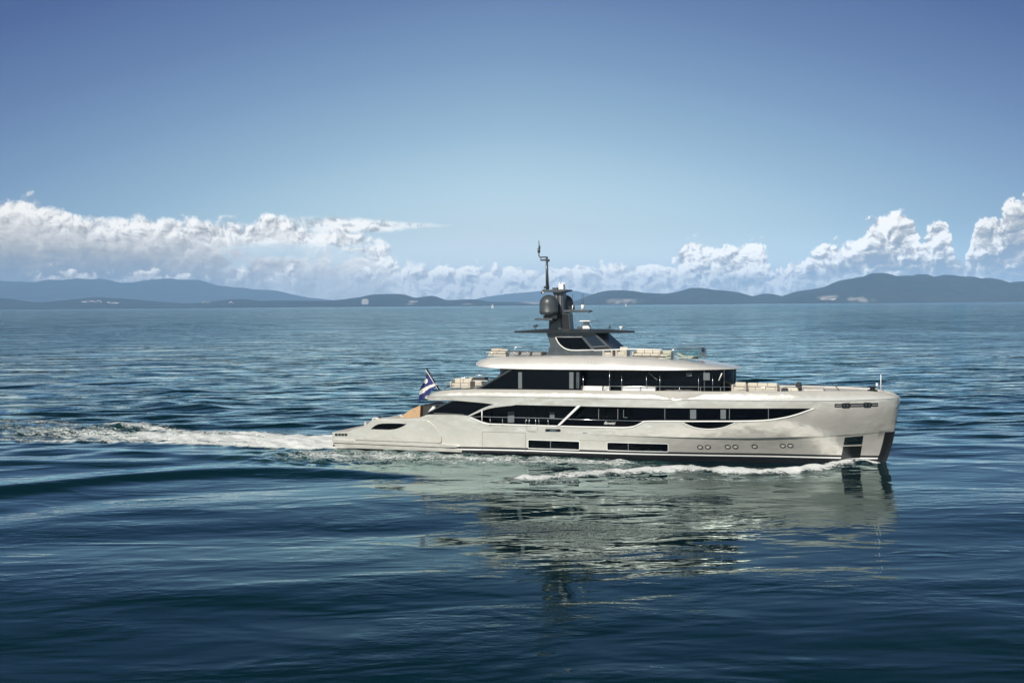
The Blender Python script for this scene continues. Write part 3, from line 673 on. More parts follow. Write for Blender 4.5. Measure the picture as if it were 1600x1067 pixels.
# mast tower
def pr(name, pts, y0, y1, m='grey', parent=None, bev=.02):
    q = [T(a, b, 0) for a, b in pts]; return MB().prism(q, y0, y1).build(name, M[m], parent or yacht, bevel=bev)
mast = pr('mast_tower', [(860, 519), (861, 498), (869, 490), (869, 462), (866, 457), (882, 457), (883, 490), (892, 490), (894.5, 519)], -.55, .55)
pr('mast_front_recess', [(882.5, 517), (881, 490.5), (890.5, 490.5), (893, 517)], -.60, -.50, 'black', mast, 0)
pr('mast_rib', [(875, 518), (875, 486), (879.5, 486), (880, 518)], -.68, -.5, 'grey', mast)
pr('mast_strap', [(871, 489), (871.5, 460), (873.5, 458), (874, 489)], -.64, -.5, 'seal', mast)
pr('mast_strap', [(878, 489), (877.5, 462), (879.5, 462), (880.5, 489)], -.66, -.5, 'seal', mast)
pr('lower_spreader', [(845, 499.5), (846, 496.8), (873, 497.5), (873, 500.5)], -1.9, 1.2, 'grey', mast)
pr('lower_spreader_web', [(861, 508), (864, 500), (873, 500), (873, 502)], -.65, .6, 'black', mast, 0)
pr('top_spreader', [(853, 456.5), (853, 452.8), (889, 452.6), (889.5, 455.4), (880, 457)], -1.0, 1.0, 'grey', mast)
pr('spreader_box', [(864.5, 453), (864.5, 449.4), (872.5, 449.4), (872.5, 453)], -.3, .3, 'grey', mast)
pr('radar_arm', [(879, 488), (879, 484.5), (920, 484.2), (924, 486), (921, 487.8)], -.55, .55, 'grey', mast)
def dome(px, Y, r, ytop, ybot, nm='satellite_dome'):
    x, zt = T(px, ytop, Y); _, zb = T(px, ybot, Y); h = zt-zb; b = MB()
    prof = [(.35, zb-.22), (.38, zb-.02), (r*.86, zb), (r*.98, zb+.12), (r, zb+.22), (r*1.015, zb+.24), (r, zb+.26), (r*.995, zb+h*.52)]
    for k in range(1, 9): a = math.pi/2*k/8; prof.append((max(.02, r*math.cos(a)), zb+h*.52+h*.48*math.sin(a)))
    return b.lathe(prof, x, Y, 28).build(nm, M['dome'], yacht, True)
dome(857.5, -1.45, .86, 460.3, 491.5); dome(882.5, 1.25, .80, 460.8, 489)
MB().box(at0(857.5, 495, -1.45)[0]-.4, at0(857.5, 495, -1.45)[0]+.9, -1.8, -.4, at0(857.5, 497, -1.45)[1]-.05, at0(857.5, 492.5, -1.45)[1]).build('dome_bracket', M['black'], mast)
# topmast and antennas
def rod(name, pts, r, m='grey', Y=0, r2=None, parent=None, n=8):
    q = [T(a, b, Y) for a, b in pts]; return MB().tube([(x, Y, z) for x, z in q], r, n, r2=r2).build(name, M[m], parent or yacht, 'all')
tm = rod('topmast', [(855.3, 454), (854.3, 401)], .17, r2=.10)
rod('topmast_arm', [(854.2, 402), (845, 402), (842.2, 400.5), (842, 393)], .06, parent=tm); rod('topmast_arm', [(854.2, 406.5), (845, 406.5), (844.6, 402)], .075, parent=tm)
rod('mast_collar', [(850, 449), (858, 448.6)], .09, parent=tm); rod('masthead_light', [(856, 407), (858.3, 407)], .12, parent=tm)
rod('wind_sensor', [(842, 395), (842, 388)], .13, parent=tm); rod('antenna_rod', [(842.3, 389), (842.3, 383), (841.9, 376)], .07, r2=.03, parent=tm); rod('antenna_rod', [(842.9, 388), (843, 384)], .09, parent=tm)
rod('horn', [(845.5, 458.5), (849, 453.5), (852, 453)], .08, parent=mast); rod('floodlight', [(848.3, 458), (850, 456)], .13, 'white', parent=mast)
for a in (894.5, 909.2, 911.8): rod('whip_antenna', [(a, 484), (a, 459)], .018, 'grey', parent=mast, n=5)
for a, y0, y1, r_ in ((910.3, 484, 476.3, .15), (895, 484, 477, .07)): rod('gps_antenna', [(a, y0), (a, y1)], r_, 'white', parent=mast, n=12)
rod('signal_lamp', [(896.5, 484), (896.5, 477.5)], .09, 'black', parent=mast)
pr('searchlight_body', [(874, 452.6), (874, 444.5), (881.5, 444), (882, 452.6)], -.3, .3, 'white', mast, .05); rod('searchlight_arm', [(875, 446), (873.8, 441.8)], .06, 'white', parent=mast); rod('searchlight_arm', [(880, 446), (882.5, 441.4)], .06, 'white', parent=mast); rod('searchlight_arm', [(878.5, 445), (878.3, 441)], .05, 'white', parent=mast)
# on the hardtop
rad = pr('radar_scanner', [(911.5, 513.8), (912.3, 503), (918, 502.5), (923.5, 513.8)], -.35, .35, 'white', None, .05)
pr('scanner_bar', [(910, 502.6), (910, 500.6), (926, 500.6), (926, 502.2)], -.9, .7, 'white', rad, .04)
pr('hardtop_box', [(903, 514.5), (903, 510.4), (911, 510.4), (911, 514.5)], -.4, .4, 'grey')
rod('camera_post', [(837, 516), (837, 510)], .05); rod('camera_head', [(834, 510), (839.5, 508.4)], .10)
rod('antenna_stub', [(952.5, 513), (952.5, 509)], .09); rod('gps_antenna', [(970, 515.5), (970, 512)], .06, 'white'); rod('gps_antenna', [(968, 511.6), (972.5, 511.2)], .10, 'white')

# sun deck rails and windscreen
def rail3(name, pts, r=.024, m='steel'):    # (px,py,Y)
    return MB().tube([(T(a, b, Y)[0], Y, T(a, b, Y)[1]) for a, b, Y in pts], r, 6).build(name, M[m], yacht, 'all')
rail3('sun_deck_rail', [(757, 560, -3.4), (757.5, 547.5, -3.4), (857, 549.5, -3.3)]); rail3('sun_deck_rail', [(762, 543.5, 2.6), (805, 542.5, 3.2), (857, 541, 3.2)], .02)
for a, y0, y1, Y in ((762, 546, 559, -3.0), (768, 548, 559, -3.3), (803.5, 548, 558, -3.3), (824, 548.5, 558, -3.3), (831.5, 540, 555, 3.2), (804, 541, 557, 3.2), (793.5, 546, 559, 1), (858, 541, 552, 3.2)): rail3('rail_post', [(a, y0, Y), (a, y1, Y)], .022)
rail3('sun_deck_coaming', [(928, 547.5, -3.2), (985, 545.5, -3.2), (1004, 545.5, -3.2), (1034, 546.3, -3.2)], .06, 'trim')
def ws_pt(t, z):                                          # windscreen around the forward sun deck
    x0, x1 = T(1036, 556, -3.1)[0], T(1102, 556, 0)[0]; a = math.pi*t
    return (x0+(x1-x0)*abs(math.sin(a))**.6, -3.1*math.cos(a), z)
zs0, zs1 = 8.62, T(1060, 546, -2.6)[1]
vs = [ws_pt(i/24, z) for i in range(25) for z in (zs0, zs1)]
wsg = bpy.data.materials.new('pale_green_glass'); wsg.use_nodes = True; g = NT(wsg.node_tree)
gl = g.n('ShaderNodeBsdfGlossy', {'Roughness': .03}); tr = g.n('ShaderNodeBsdfTransparent', {0: (.80, .88, .85, 1)}); fr = g.n('ShaderNodeFresnel', {0: 1.22})
g.n('ShaderNodeOutputMaterial', {0: g.n('ShaderNodeMixShader', {0: fr.outputs[0], 1: tr.outputs[0], 2: gl.outputs[0]}).outputs[0]})
M['clear'] = wsg
wind = MB().add(vs, [(2*i, 2*i+2, 2*i+3, 2*i+1) for i in range(24)]).build('sun_deck_windscreen', wsg, yacht, 'all')
MB().tube([ws_pt(i/24, zs1) for i in range(25)], .035, 6).build('top_rail', M['steel'], wind, 'all')
for i in (1, 4, 8, 12, 16, 20): MB().tube([ws_pt(i/24, zs0), ws_pt(i/24, zs1)], .022, 6).build('screen_post', M['steel'], wind)
# upper deck aft rail
for Y in (-3.9, 3.9): rail3('aft_deck_rail', [(690, 606, Y), (693, 596, Y), (708, 590.5, Y), (766, 589, Y)] if Y < 0 else [(712, 597, Y), (730, 587, Y), (790, 585.5, Y)], .02)
for a, y0, y1, Y in ((696, 597, 606, -3.9), (706, 590, 608, -3.9), (719.5, 588, 608, -3.9), (765, 587, 600, 3.6), (699, 592, 604, -1), (712, 590, 604, 1)): rail3('rail_post', [(a, y0, Y), (a, y1, Y)], .022, 'seal')
rail3('whip_antenna', [(690, 604, -2), (687.5, 585, -2), (685, 568, -2)], .014, 'grey')
rail3('arched_grab_rail', [(694, 607, -3.8), (700, 604, -3.8), (710, 602, -3.8)], .045, 'black')
# foredeck rails
rail3('foredeck_rail', [(1150, 604, -3.3), (1200, 604.8, -3.0), (1288, 604.6, -2.2)], .018)
for a in (1192, 1215.5, 1236, 1256, 1288): rail3('rail_post', [(a, 603.5, -2.9), (a, 611, -2.9)], .018)
rail3('bow_pole', [(1376.3, 612, 0), (1376.3, 585, 0)], .038, 'white')
rail3('bow_light', [(1369.5, 605, 0), (1370.3, 598.5, 0)], .10, 'white'); rail3('bow_light_bracket', [(1367, 603.5, 0), (1368.5, 600, 0)], .06, 'black')
rail3('crane_arm', [(1300, 599.5, 0), (1306, 604, 0), (1312, 610.5, 0)], .04, 'grey')
xw, zw = T(1363, 610, -.6); MB().lathe([(.02, 5.98), (.42, 5.98), (.42, 6.12), (.2, 6.2), (.2, 6.34), (.34, 6.36), (.34, 6.42), (.02, 6.44)], xw, -.4, 16).build('anchor_windlass', M['black'], yacht, True)
# ensign staff
rail3('ensign_staff', [(686.5, 610, -1.2), (677, 594, -1.2), (666.5, 577, -1.2)], .10, 'black'); rail3('staff_edge', [(684.6, 609, -1.3), (675.3, 594, -1.3), (665, 577.5, -1.3)], .03, 'trim')
# company script on the bulwark glass
def script_text():
    cu = bpy.data.curves.new('lettering', 'FONT'); cu.body = 'Benetti'; cu.size = .34; cu.shear = .45; cu.extrude = .004; cu.align_x = 'CENTER'
    t = bpy.data.objects.new('t', cu); C.objects.link(t); dg = bpy.context.evaluated_depsgraph_get(); me = bpy.data.meshes.new_from_object(t.evaluated_get(dg)); bpy.data.objects.remove(t)
    x, z = T(951, 663.2, -4.85); o = bpy.data.objects.new('lettering', me); C.objects.link(o); me.materials.clear(); me.materials.append(M['trim'])
    o.parent = yacht; o.location = (x, -hb(x, z)+.02, z); o.rotation_euler = (R(90), 0, 0)
    o['label'] = 'small slanted white maker lettering'
script_text()

# ------------------------------------------------------------------ loose things on board (each its own object)
def onboard(name, label, cat, px, py, Y, z, group=None):
    x, _ = T(px, py, Y); wx, wy = to_world(x, Y)
    e = bpy.data.objects.new(name, None); C.objects.link(e); e.location = (wx, wy, z); e.rotation_euler = (0, 0, -HEAD); return tag(e, label, cat, group)
DU, DS = 5.76, 8.90
def sofa(label, px, py, Y, z, L, D, h=.42, back=.42, arms=True, flip=1, group=None, m='cush', axis='x'):
    e = onboard('sofa', label, 'sofa', px, py, Y, z, group)
    MB().box(-L/2, L/2, -D/2, D/2, 0, h*.45).build('base', M['furn'], e, bevel=.03)
    n = max(1, round(L/.9))
    for i in range(n):
        a = -L/2+.04+i*(L-.08)/n; MB().box(a+.01, a+(L-.08)/n-.01, -D/2+.03, D/2-.03, h*.45, h).build('seat_cushion', M[m], e, bevel=.05)
        MB().box(a+.01, a+(L-.08)/n-.01, (D/2-.28) if flip > 0 else (-D/2+.04), (D/2-.04) if flip > 0 else (-D/2+.28), h, h+back, ty=.03).build('back_cushion', M[m], e, bevel=.06)
    if arms:
        for a in (-L/2-.12, L/2-.04): MB().box(a, a+.16, -D/2, D/2, 0, h+.2).build('armrest', M['furn'], e, bevel=.05)
    return e
def table(label, px, py, Y, z, L, D, h=.72, m='white'):
    e = onboard('table', label, 'table', px, py, Y, z)
    MB().box(-L/2, L/2, -D/2, D/2, h-.05, h).build('table_top', M[m], e, bevel=.02)
    for a in (-L*.3, L*.3): MB().lathe([(.22, 0), (.22, .03), (.06, .06), (.05, h-.05)], a, 0, 12).build('leg', M['steel'], e, True)
    return e
def lounger(label, px, py, Y, z, group, rz=0):
    e = onboard('sun_lounger', label, 'sun lounger', px, py, Y, z, group)
    MB().box(-.95, .95, -.36, .36, .18, .26).build('frame', M['furn'], e, bevel=.02)
    MB().box(-.30, .92, -.34, .34, .26, .38).build('mattress', M['cush'], e, bevel=.04)
    b = MB(); b.prism([(-.95, .62), (-.86, .70), (-.28, .38), (-.30, .27)], -.34, .34); b.build('backrest', M['cush'], e, bevel=.03)
    for a in (-.8, .8):
        for c in (-.3, .3): MB().box(a-.03, a+.03, c-.03, c+.03, 0, .18).build('leg', M['steel'], e)
    e.rotation_euler.z += rz; return e
def dcushion(label, px, py, Y, z, L, D, h, m='dcush', name='pillow', cat='pillow', group=None):
    x, _ = T(px, py, Y); wx, wy = to_world(x, Y)
    o = MB().box(-L/2, L/2, -D/2, D/2, 0, h, tx=L*.08, ty=D*.08).build(name, M[m], None, bevel=min(h, D)*.3); o.location = (wx, wy, z); o.rotation_euler = (0, 0, -HEAD); return tag(o, label, cat, group)
# upper aft deck
sofa('cream sofa on the open aft upper deck, nearest the blue flag', 722, 600, -1.2, DU, 1.8, 1.0, .42, .42)
dcushion('dark cushion lying on the white table of the aft upper deck', 750, 594, -.2, DU+.66, 1.5, .8, .26)
table('white table under dark cushions on the aft upper deck', 750, 598, -.2, DU, 1.9, 1.0, .66)
sofa('cream sofa behind the white table on the aft upper deck', 742, 590, 2.6, DU, 1.5, .9, .40, .34)
# sun deck
sofa('cream sofa with brown cushions at the aft end of the sun deck', 779, 556, -2.6, DS-.10, 1.75, .9, .42, .20, False)
dcushion('brown cushion on the aft sofa of the sun deck', 777, 548, 0.4, DS+.26, 1.1, .5, .22, 'teak')
for i, (a, lab) in enumerate(((808, 'aft'), (826, 'middle'), (843, 'forward'))):
    dcushion('grey sun pad on the sun deck, %s of the three before the mast house' % lab, a, 553, -1.6, DS-.02, 1.0, 1.9, .32, 'seal', 'sun_pad', 'sun pad', 'grey sun pads on the sun deck')
sofa('cream helm seat just ahead of the dark mast house', 952, 552, -1.6, DS-.12, .7, 1.2, .42, .42)
sofa('cream seat pair between mast house and forward lounge', 973, 552, -1.6, DS-.12, .8, 1.2, .45, .42)
sofa('long white lounge with curved front on the forward sun deck', 1012, 552, -1.7, DS-.16, 2.3, 1.2, .36, .32)
sofa('short white lounge seat beside the sun deck windscreen', 1041, 553, -1.7, DS-.24, .9, 1.2, .40, .30)
lounger('cream sun lounger behind the glass of the forward windscreen', 1075, 556, -1.2, DS-.42, 'loungers on the sun deck')
# foredeck
sofa('cream bench with straight back directly ahead of the wheelhouse', 1156, 606, -2.2, 5.92, 1.0, 1.2, .42, .36)
sofa('long cream foredeck sofa between the bench and the dark capstan cover', 1190, 606, -1.2, 5.92, 2.6, 1.4, .36, .32)
dcushion('cream sun pad on the foredeck ahead of the long sofa', 1235, 606, -.8, 5.96, 1.6, 1.8, .34, 'cush', 'sun_pad', 'sun pad')
dcushion('small dark bag beside the foredeck sofa', 1226, 608, -1.9, 5.96, .6, .5, .32, 'dcush', 'bag', 'bag')
dcushion('black covered deck chair on the foredeck sun pad', 1248, 604, -1.0, 6.0, .55, .7, .75, 'dcush', 'folded_chair', 'chair')
dcushion('flat cream sun pad nearest the bow', 1272, 607, -.8, 5.98, 1.9, 1.8, .22, 'deck', 'sun_pad', 'sun pad')

# ensign
def flag():
    Y = -1.32; top = T(667.5, 583, Y); hb_ = T(683.5, 601, Y); tip = T(655.5, 628, Y); le = T(657.5, 607, Y)
    nu, nv = 26, 40; vs = []; fs = []; mi = []
    for j in range(nv+1):
        v = j/nv
        for i in range(nu+1):
            u = i/nu
            # hoist from top to hb_ along the staff, fly edge from top-left down to the hanging tip
            hx, hz2 = top[0]+(hb_[0]-top[0])*v, top[1]+(hb_[1]-top[1])*v
            fx = top[0]+(le[0]-top[0])*min(1, v*1.6)+(tip[0]-le[0])*max(0, v*1.6-1)/.6
            fz = top[1]-.15+(le[1]-top[1]+.15)*min(1, v*1.6)+(tip[1]-le[1])*max(0, v*1.6-1)/.6
            x, z = hx+(fx-hx)*u, hz2+(fz-hz2)*u-.25*math.sin(math.pi*u)*v*.4
            vs.append((x, Y+.16*math.sin(u*9+v*2)*u*(.4+v)+.05*math.sin(u*17), z))
    for j in range(nv):
        for i in range(nu):
            k = j*(nu+1)+i; fs.append((k, k+1, k+nu+2, k+nu+1)); u, v = (i+.5)/nu, (j+.5)/nv
            cx, cz = [sum(vs[q][a] for q in (k, k+1, k+nu+2, k+nu+1))/4 for a in (0, 2)]
            m_ = 0
            sx, sz = T(664.5, 595, Y)
            if math.hypot(cx-sx, (cz-sz))/.26 < 1: m_ = 1
            b0, b1 = T(681, 600.5, Y), T(656, 614, Y)
            t_ = (cx-b0[0])/(b1[0]-b0[0]); zc = b0[1]+(b1[1]-b0[1])*t_+.10*math.sin(t_*3)
            w_ = .10+.12*t_
            if abs(cz-zc) < w_ and -.05 < t_ < 1.1: m_ = 2 if cz > zc-w_*.1 else 1
            mi.append(m_)
    b = MB(); b.v = vs; b.f = fs; b.mi = mi
    o = b.build('flag', None, None, 'all', 0, [mat('flag_blue_cloth', (.022, .032, .15), .8), mat('flag_white_cloth', (.78, .78, .76), .8), mat('flag_cream_cloth', (.72, .68, .60), .8)])
    o.location = yacht.location; o.rotation_euler = yacht.rotation_euler
    tag(o, 'blue flag with white disc and pale diagonal stripe hanging from the raked stern staff', 'flag')
flag()
# ------------------------------------------------------------------ sea
def grow(a, b, h, lim, rate):
    xs = list(np.arange(a, b+1e-6, h)); s = h
    while xs[-1] < lim: s *= rate; xs.append(xs[-1]+s)
    return xs
XD = (-46, 46)
xp = grow(0, XD[1], .30, 33000, 1.032); xs = np.array([-v for v in xp[:0:-1]]+xp)
ys_f = grow(38, 152, .27, 44000, 1.010)
ys_b = [38-v for v in grow(1.5, 30, 1.5, 26000, 1.25)]
ys = np.array(ys_b[::-1]+ys_f)
GX, GY = np.meshgrid(xs, ys)
DX = np.gradient(xs)[None, :]*np.ones_like(GY); DY = np.gradient(ys)[:, None]*np.ones_like(GX)
rng = np.random.RandomState(11)
def fade(lam, step): return np.clip((lam/step-3.0)/4.0, 0, 1)
Zw = np.zeros_like(GX)
# calm wind sea running along the view and a longer swell crossing it
near = 1-np.clip((GY-88)/50, 0, 1); near = near*near*(3-2*near)                  # glassier close to the camera
for i in range(90):
    lam = 2.2*(16/2.2)**rng.rand(); th = R(90)+rng.randn()*R(30)+R(8)
    k = 2*math.pi/lam; slope = .0120*(1.0 if lam > 4 else .75)
    wv = np.sin(k*(GX*math.cos(th)+GY*math.sin(th))+rng.rand()*6.28)
    step = np.abs(DX*math.cos(th))+np.abs(DY*math.sin(th))
    Zw += slope/k*wv*fade(lam, step)*(1-(.91 if lam < 6 else .83)*near)
for i in range(14):
    lam = 14+22*rng.rand(); th = R(98)+rng.randn()*R(14); k = 2*math.pi/lam
    Zw += .0062/k*np.sin(k*(GX*math.cos(th)+GY*math.sin(th))+rng.rand()*6.28)*fade(lam, np.abs(DX*math.cos(th))+np.abs(DY*math.sin(th)))
def seg(pts, px, py):                                 # distance, side, fraction along polyline
    best = np.full(px.shape, 1e9); sd_ = np.zeros(px.shape); tt = np.zeros(px.shape)
    L = [math.hypot(pts[i+1][0]-pts[i][0], pts[i+1][1]-pts[i][1]) for i in range(len(pts)-1)]; tot = sum(L); acc = 0
    for i in range(len(pts)-1):
        ax, ay = pts[i]; bx, by = pts[i+1]; dx, dy = bx-ax, by-ay
        t = np.clip(((px-ax)*dx+(py-ay)*dy)/(dx*dx+dy*dy), 0, 1)
        qx, qy = ax+t*dx-px, ay+t*dy-py; d = np.hypot(qx, qy); c = d < best
        best = np.where(c, d, best); sd_ = np.where(c, np.sign(dx*(py-ay)-dy*(px-ax)), sd_); tt = np.where(c, (acc+t*L[i])/tot, tt); acc += L[i]
    return best, sd_, tt
def dense(pts, n=24):
    xs_ = [p[0] for p in pts]; f = pch([(p[0], p[1]) for p in sorted(pts)]); a, b = min(xs_), max(xs_)
    return [sea_at(a+(b-a)*i/n, f(a+(b-a)*i/n)) for i in range(n+1)]
sub = (GY > 38) & (GY < 260) & (np.abs(GX) < 90)
ii = np.where(sub); px, py = GX[ii], GY[ii]
LX, LY = (px-SX)*UX+(py-SY)*UY, -((px-SX)*NX+(py-SY)*NY)
foam = np.zeros(px.shape); aer = np.zeros(px.shape); dz = np.zeros(px.shape)
def ridge(pts, amp, wl, wr, ends=(.12, .12)):
    global dz
    d, s_, t = seg(pts, px, py); w = np.where(s_ > 0, wl, wr)
    dz += amp*np.exp(-(d/w)**2)*np.clip(t/ends[0], 0, 1)*np.clip((1-t)/ends[1], 0, 1)
def strip(pts, w, val, ends=(.05, .05), prof=None):
    d, s_, t = seg(pts, px, py); ww = w(t) if callable(w) else w
    v = val(t) if callable(val) else val
    return np.clip(1.25-d/ww, 0, 1)*v*np.clip(t/ends[0], 0, 1)*np.clip((1-t)/ends[1], 0, 1)
# diverging wake crest in front of the stern, and smaller ones behind it
ridge(dense([(-220, 792), (0, 768), (200, 747), (400, 736), (600, 741), (720, 752)]), .42, 3.2, 2.2, (.1, .25))
ridge(dense([(-250, 822), (0, 800), (200, 776), (420, 765), (560, 772)]), -.20, 3.5, 3.5, (.1, .3))
ridge(dense([(60, 700), (250, 712), (420, 716), (540, 718)]), .16, 1.6, 1.6, (.3, .3))
ridge(dense([(-100, 722), (120, 724), (300, 722)]), .18, 2, 1.6, (.3, .3))
ridge(dense([(380, 640), (470, 646), (560, 650)]), .45, 1.6, 2.6, (.4, .3))
ridge(dense([(180, 628), (300, 634), (420, 648)]), .3, 1.6, 2.2, (.4, .3))
# bow wave along the hull
bow = dense([(770, 748), (860, 744), (930, 739), (1000, 735), (1060, 731.5), (1130, 734.5), (1200, 735.5), (1280, 729.5), (1345, 721.5), (1384, 720.5)], 40)
ridge(bow, .20, 1.5, 1.3, (.2, .04))
foam = np.maximum(foam, strip(bow, lambda t: .65+1.6*np.sin(np.clip(t, 0, 1)*3.14)**.8, lambda t: 1.15-.25*np.abs(np.sin(t*9)), (.06, .03)))
_m = [to_local(*q) for q in bow]; portbow = [to_world(a, -b) for a, b in _m]
ridge(portbow, .20, 1.5, 1.3, (.2, .04)); foam = np.maximum(foam, strip(portbow, lambda t: .65+1.6*np.sin(np.clip(t, 0, 1)*3.14)**.8, lambda t: 1.1, (.06, .03)))
# thin foam line left on the near side of the bow wave
foam = np.maximum(foam, strip(dense([(740, 752), (900, 752), (1040, 747), (1110, 748), (1170, 744)], 30), .7, .62, (.1, .1)))
# turbulent apron between hull and bow wave, aft
hullside = (LY < -3.6) & (LX > -8) & (LX < 34)
wid = np.clip(3.0+(34-LX)*.32, 1.5, 13)
apr = np.clip(1.2-np.abs(-LY-4.6-wid*.35)/(wid*.62), 0, 1)*hullside*np.clip((LX+8)/8, 0, 1)*np.clip((34-LX)/6, 0, 1)
foam = np.maximum(foam, apr*.64); aer = np.maximum(aer, apr*.75)
# stern wake: propeller race behind the transom, broadening and thinning
back = -LX
rw = 4.4+np.clip(back, 0, 200)*.10
core = np.clip(1.25-np.abs(LY-.02*back)/rw, 0, 1)*(back > -1.5)
edge = np.exp(-((np.abs(LY-.02*back)-rw*.86)/(1.0+back.clip(0)*.03))**2)*(back > -1.0)
decay = np.exp(-np.clip(back, 0, 300)/30)
foam = np.maximum(foam, core*(.30+1.9*np.exp(-np.clip(back, 0, 300)/20))*np.where(back > 75, np.clip((110-back)/35, 0, 1), 1))
foam = np.maximum(foam, edge*(.46+.85*decay)*np.clip((100-back)/60, 0, 1))
aer = np.maximum(aer, core*(.35+.6*decay)*np.clip((110-back)/50, 0, 1))
dz += core*np.exp(-np.clip(back, 0, 99)/9)*(.30+.12*np.sin(px*2.1)*np.sin(py*1.7+px))*(back > 0)
# churn in the height where there is foam
ch = np.zeros(px.shape)
for i in range(26):
    lam = .9*(4.0)**rng.rand(); th = rng.rand()*6.28; k = 2*math.pi/lam
    ch += .0095*lam*np.sin(k*(px*math.cos(th)+py*math.sin(th))+rng.rand()*6.28)
dz += ch*np.clip(foam*1.3+aer*.5, 0, 1)*1.0
# keep the surface out of the hull
inside = (np.abs(LY) < 4.3) & (LX > 0.4) & (LX < 40)
Zw[ii] += dz; zz = Zw[ii]; zz = np.where(inside, np.minimum(zz, -.05), zz); Zw[ii] = zz
FO = np.zeros_like(GX); AE = np.zeros_like(GX); FO[ii] = foam; AE[ii] = aer
ny, nx = GX.shape
me = bpy.data.meshes.new('sea'); co = np.stack([GX, GY, Zw], -1).reshape(-1, 3).astype(np.float32)
idx = np.arange(ny*nx).reshape(ny, nx); q = np.stack([idx[:-1, :-1], idx[:-1, 1:], idx[1:, 1:], idx[1:, :-1]], -1).reshape(-1)
me.vertices.add(len(co)); me.vertices.foreach_set('co', co.ravel())
me.loops.add(len(q)); me.loops.foreach_set('vertex_index', q.astype(np.int32))
me.polygons.add(len(q)//4); me.polygons.foreach_set('loop_start', np.arange(0, len(q), 4, dtype=np.int32))
me.update(); me.polygons.foreach_set('use_smooth', np.ones(len(q)//4, dtype=bool))
for nm, arr in (('foam', FO), ('aerated', AE)):
    at = me.attributes.new(nm, 'FLOAT', 'POINT'); at.data.foreach_set('value', arr.reshape(-1).astype(np.float32))
me.update()
def water_mat():
    m = bpy.data.materials.new('sea_water'); m.use_nodes = True; g = NT(m.node_tree)
    geo = g.n('ShaderNodeNewGeometry').outputs['Position']
    x, y, z = g.sep(geo)
    dist = g.m('SQRT', g.m('ADD', g.m('MULTIPLY', x, x), g.m('MULTIPLY', y, y)))
    fo = g.n('ShaderNodeAttribute', attribute_name='foam').outputs['Fac']; ae = g.n('ShaderNodeAttribute', attribute_name='aerated').outputs['Fac']
    # ripples: several octaves, crests lying roughly across the view
    p = g.xyz(x, y, 0)
    pr = g.n('ShaderNodeVectorRotate', {'Vector': p, 'Angle': R(-7)}, rotation_type='Z_AXIS').outputs[0]
    pa = g.vm('MULTIPLY', pr, (.30, 1, 1))
    patch = g.noise(g.vm('MULTIPLY', pr, (.35, 1, 1)), .022, 4.0, .55, .6)       # cat's paws and slicks
    pf = g.ss(patch, .38, .62)
    hA = g.m('MULTIPLY', g.noise(pa, .16, 3.0, .5, .4), 1.25)       # ~6 m
    hB = g.m('MULTIPLY', g.noise(pa, .55, 3.0, .5, .5), .42)     # ~2 m
    hC = g.m('MULTIPLY', g.noise(pa, 2.4, 3.0, .55, .3), .052)      # ~0.4 m
    hF = g.m('MULTIPLY', g.noise(p, 9.0, 2.0, .6), .0045)
    hL = g.m('MULTIPLY', g.noise(pa, .035, 2.0, .5, .3), 5.0)       # long, for the far water
    farL = g.ss(dist, 180, 900); far = g.ss(dist, 100, 200); mid = g.ss(dist, 98, 150); spk = g.ss(g.noise(g.vm('MULTIPLY', pr, (.5, 1, 1)), .16, 3.0, .6, .5), .44, .62)
    h = g.m('MULTIPLY', hA, g.m('ADD', .08, g.m('MULTIPLY', far, 1.35)))
    h = g.m('ADD', h, g.m('MULTIPLY', hB, g.m('ADD', .04, g.m('MULTIPLY', far, g.m('ADD', .22, g.m('MULTIPLY', pf, .5))))))
    h = g.m('ADD', h, g.m('MULTIPLY', hC, g.m('ADD', g.m('ADD', .03, g.m('MULTIPLY', spk, .12)), g.m('MULTIPLY', mid, g.m('ADD', .15, g.m('MULTIPLY', pf, .7))))))
    hN = g.m('MULTIPLY', g.noise(g.vm('MULTIPLY', p, (.7, 1, 1)), .95, 3.0, .55, .3), .038)
    hM = g.m('MULTIPLY', g.noise(g.vm('MULTIPLY', p, (.55, 1, 1)), .27, 2.0, .5, .6), .07)
    h = g.m('ADD', h, g.m('MULTIPLY', hM, g.ss(dist, 150, 100)))
    h = g.m('ADD', h, g.m('MULTIPLY', hN, g.m('MULTIPLY', g.ss(dist, 150, 100), g.m('ADD', .12, g.m('MULTIPLY', spk, .9)))))
    h = g.m('ADD', h, g.m('MULTIPLY', g.m('MULTIPLY', hL, 1.3), farL))
    h = g.m('ADD', h, g.m('MULTIPLY', hF, g.m('ADD', g.m('MULTIPLY', spk, .55), g.m('MULTIPLY', mid, .8))))
    # foam mask: lace of bubbles
    n1 = g.noise(g.vm('MULTIPLY', g.n('ShaderNodeVectorRotate', {'Vector': p, 'Angle': -HEAD*-1.0}, rotation_type='Z_AXIS').outputs[0], (.45, 1.0, 1)), .9, 6.0, .68, .9)
    n2 = g.noise(p, 4.5, 5.0, .7, .6)
    vor = g.n('ShaderNodeTexVoronoi', {'Vector': g.vm('ADD', p, g.vm('MULTIPLY', g.n('ShaderNodeTexNoise', {'Vector': p, 'Scale': 1.5}).outputs[1], (.9, .9, 0))), 'Scale': 2.2, 'Detail': 2.0}, feature='DISTANCE_TO_EDGE').outputs[0]
    lace = g.ss(vor, .16, .0)
    tex = g.m('ADD', g.m('ADD', g.m('MULTIPLY', n1, .60), g.m('MULTIPLY', n2, .42)), g.m('MULTIPLY', lace, .10))
    fm = g.ss(g.m('ADD', fo, g.m('MULTIPLY', g.m('SUBTRACT', tex, .53), 2.3)), .56, .86)
    fm = g.m('MULTIPLY', fm, g.ss(fo, .04, .2))
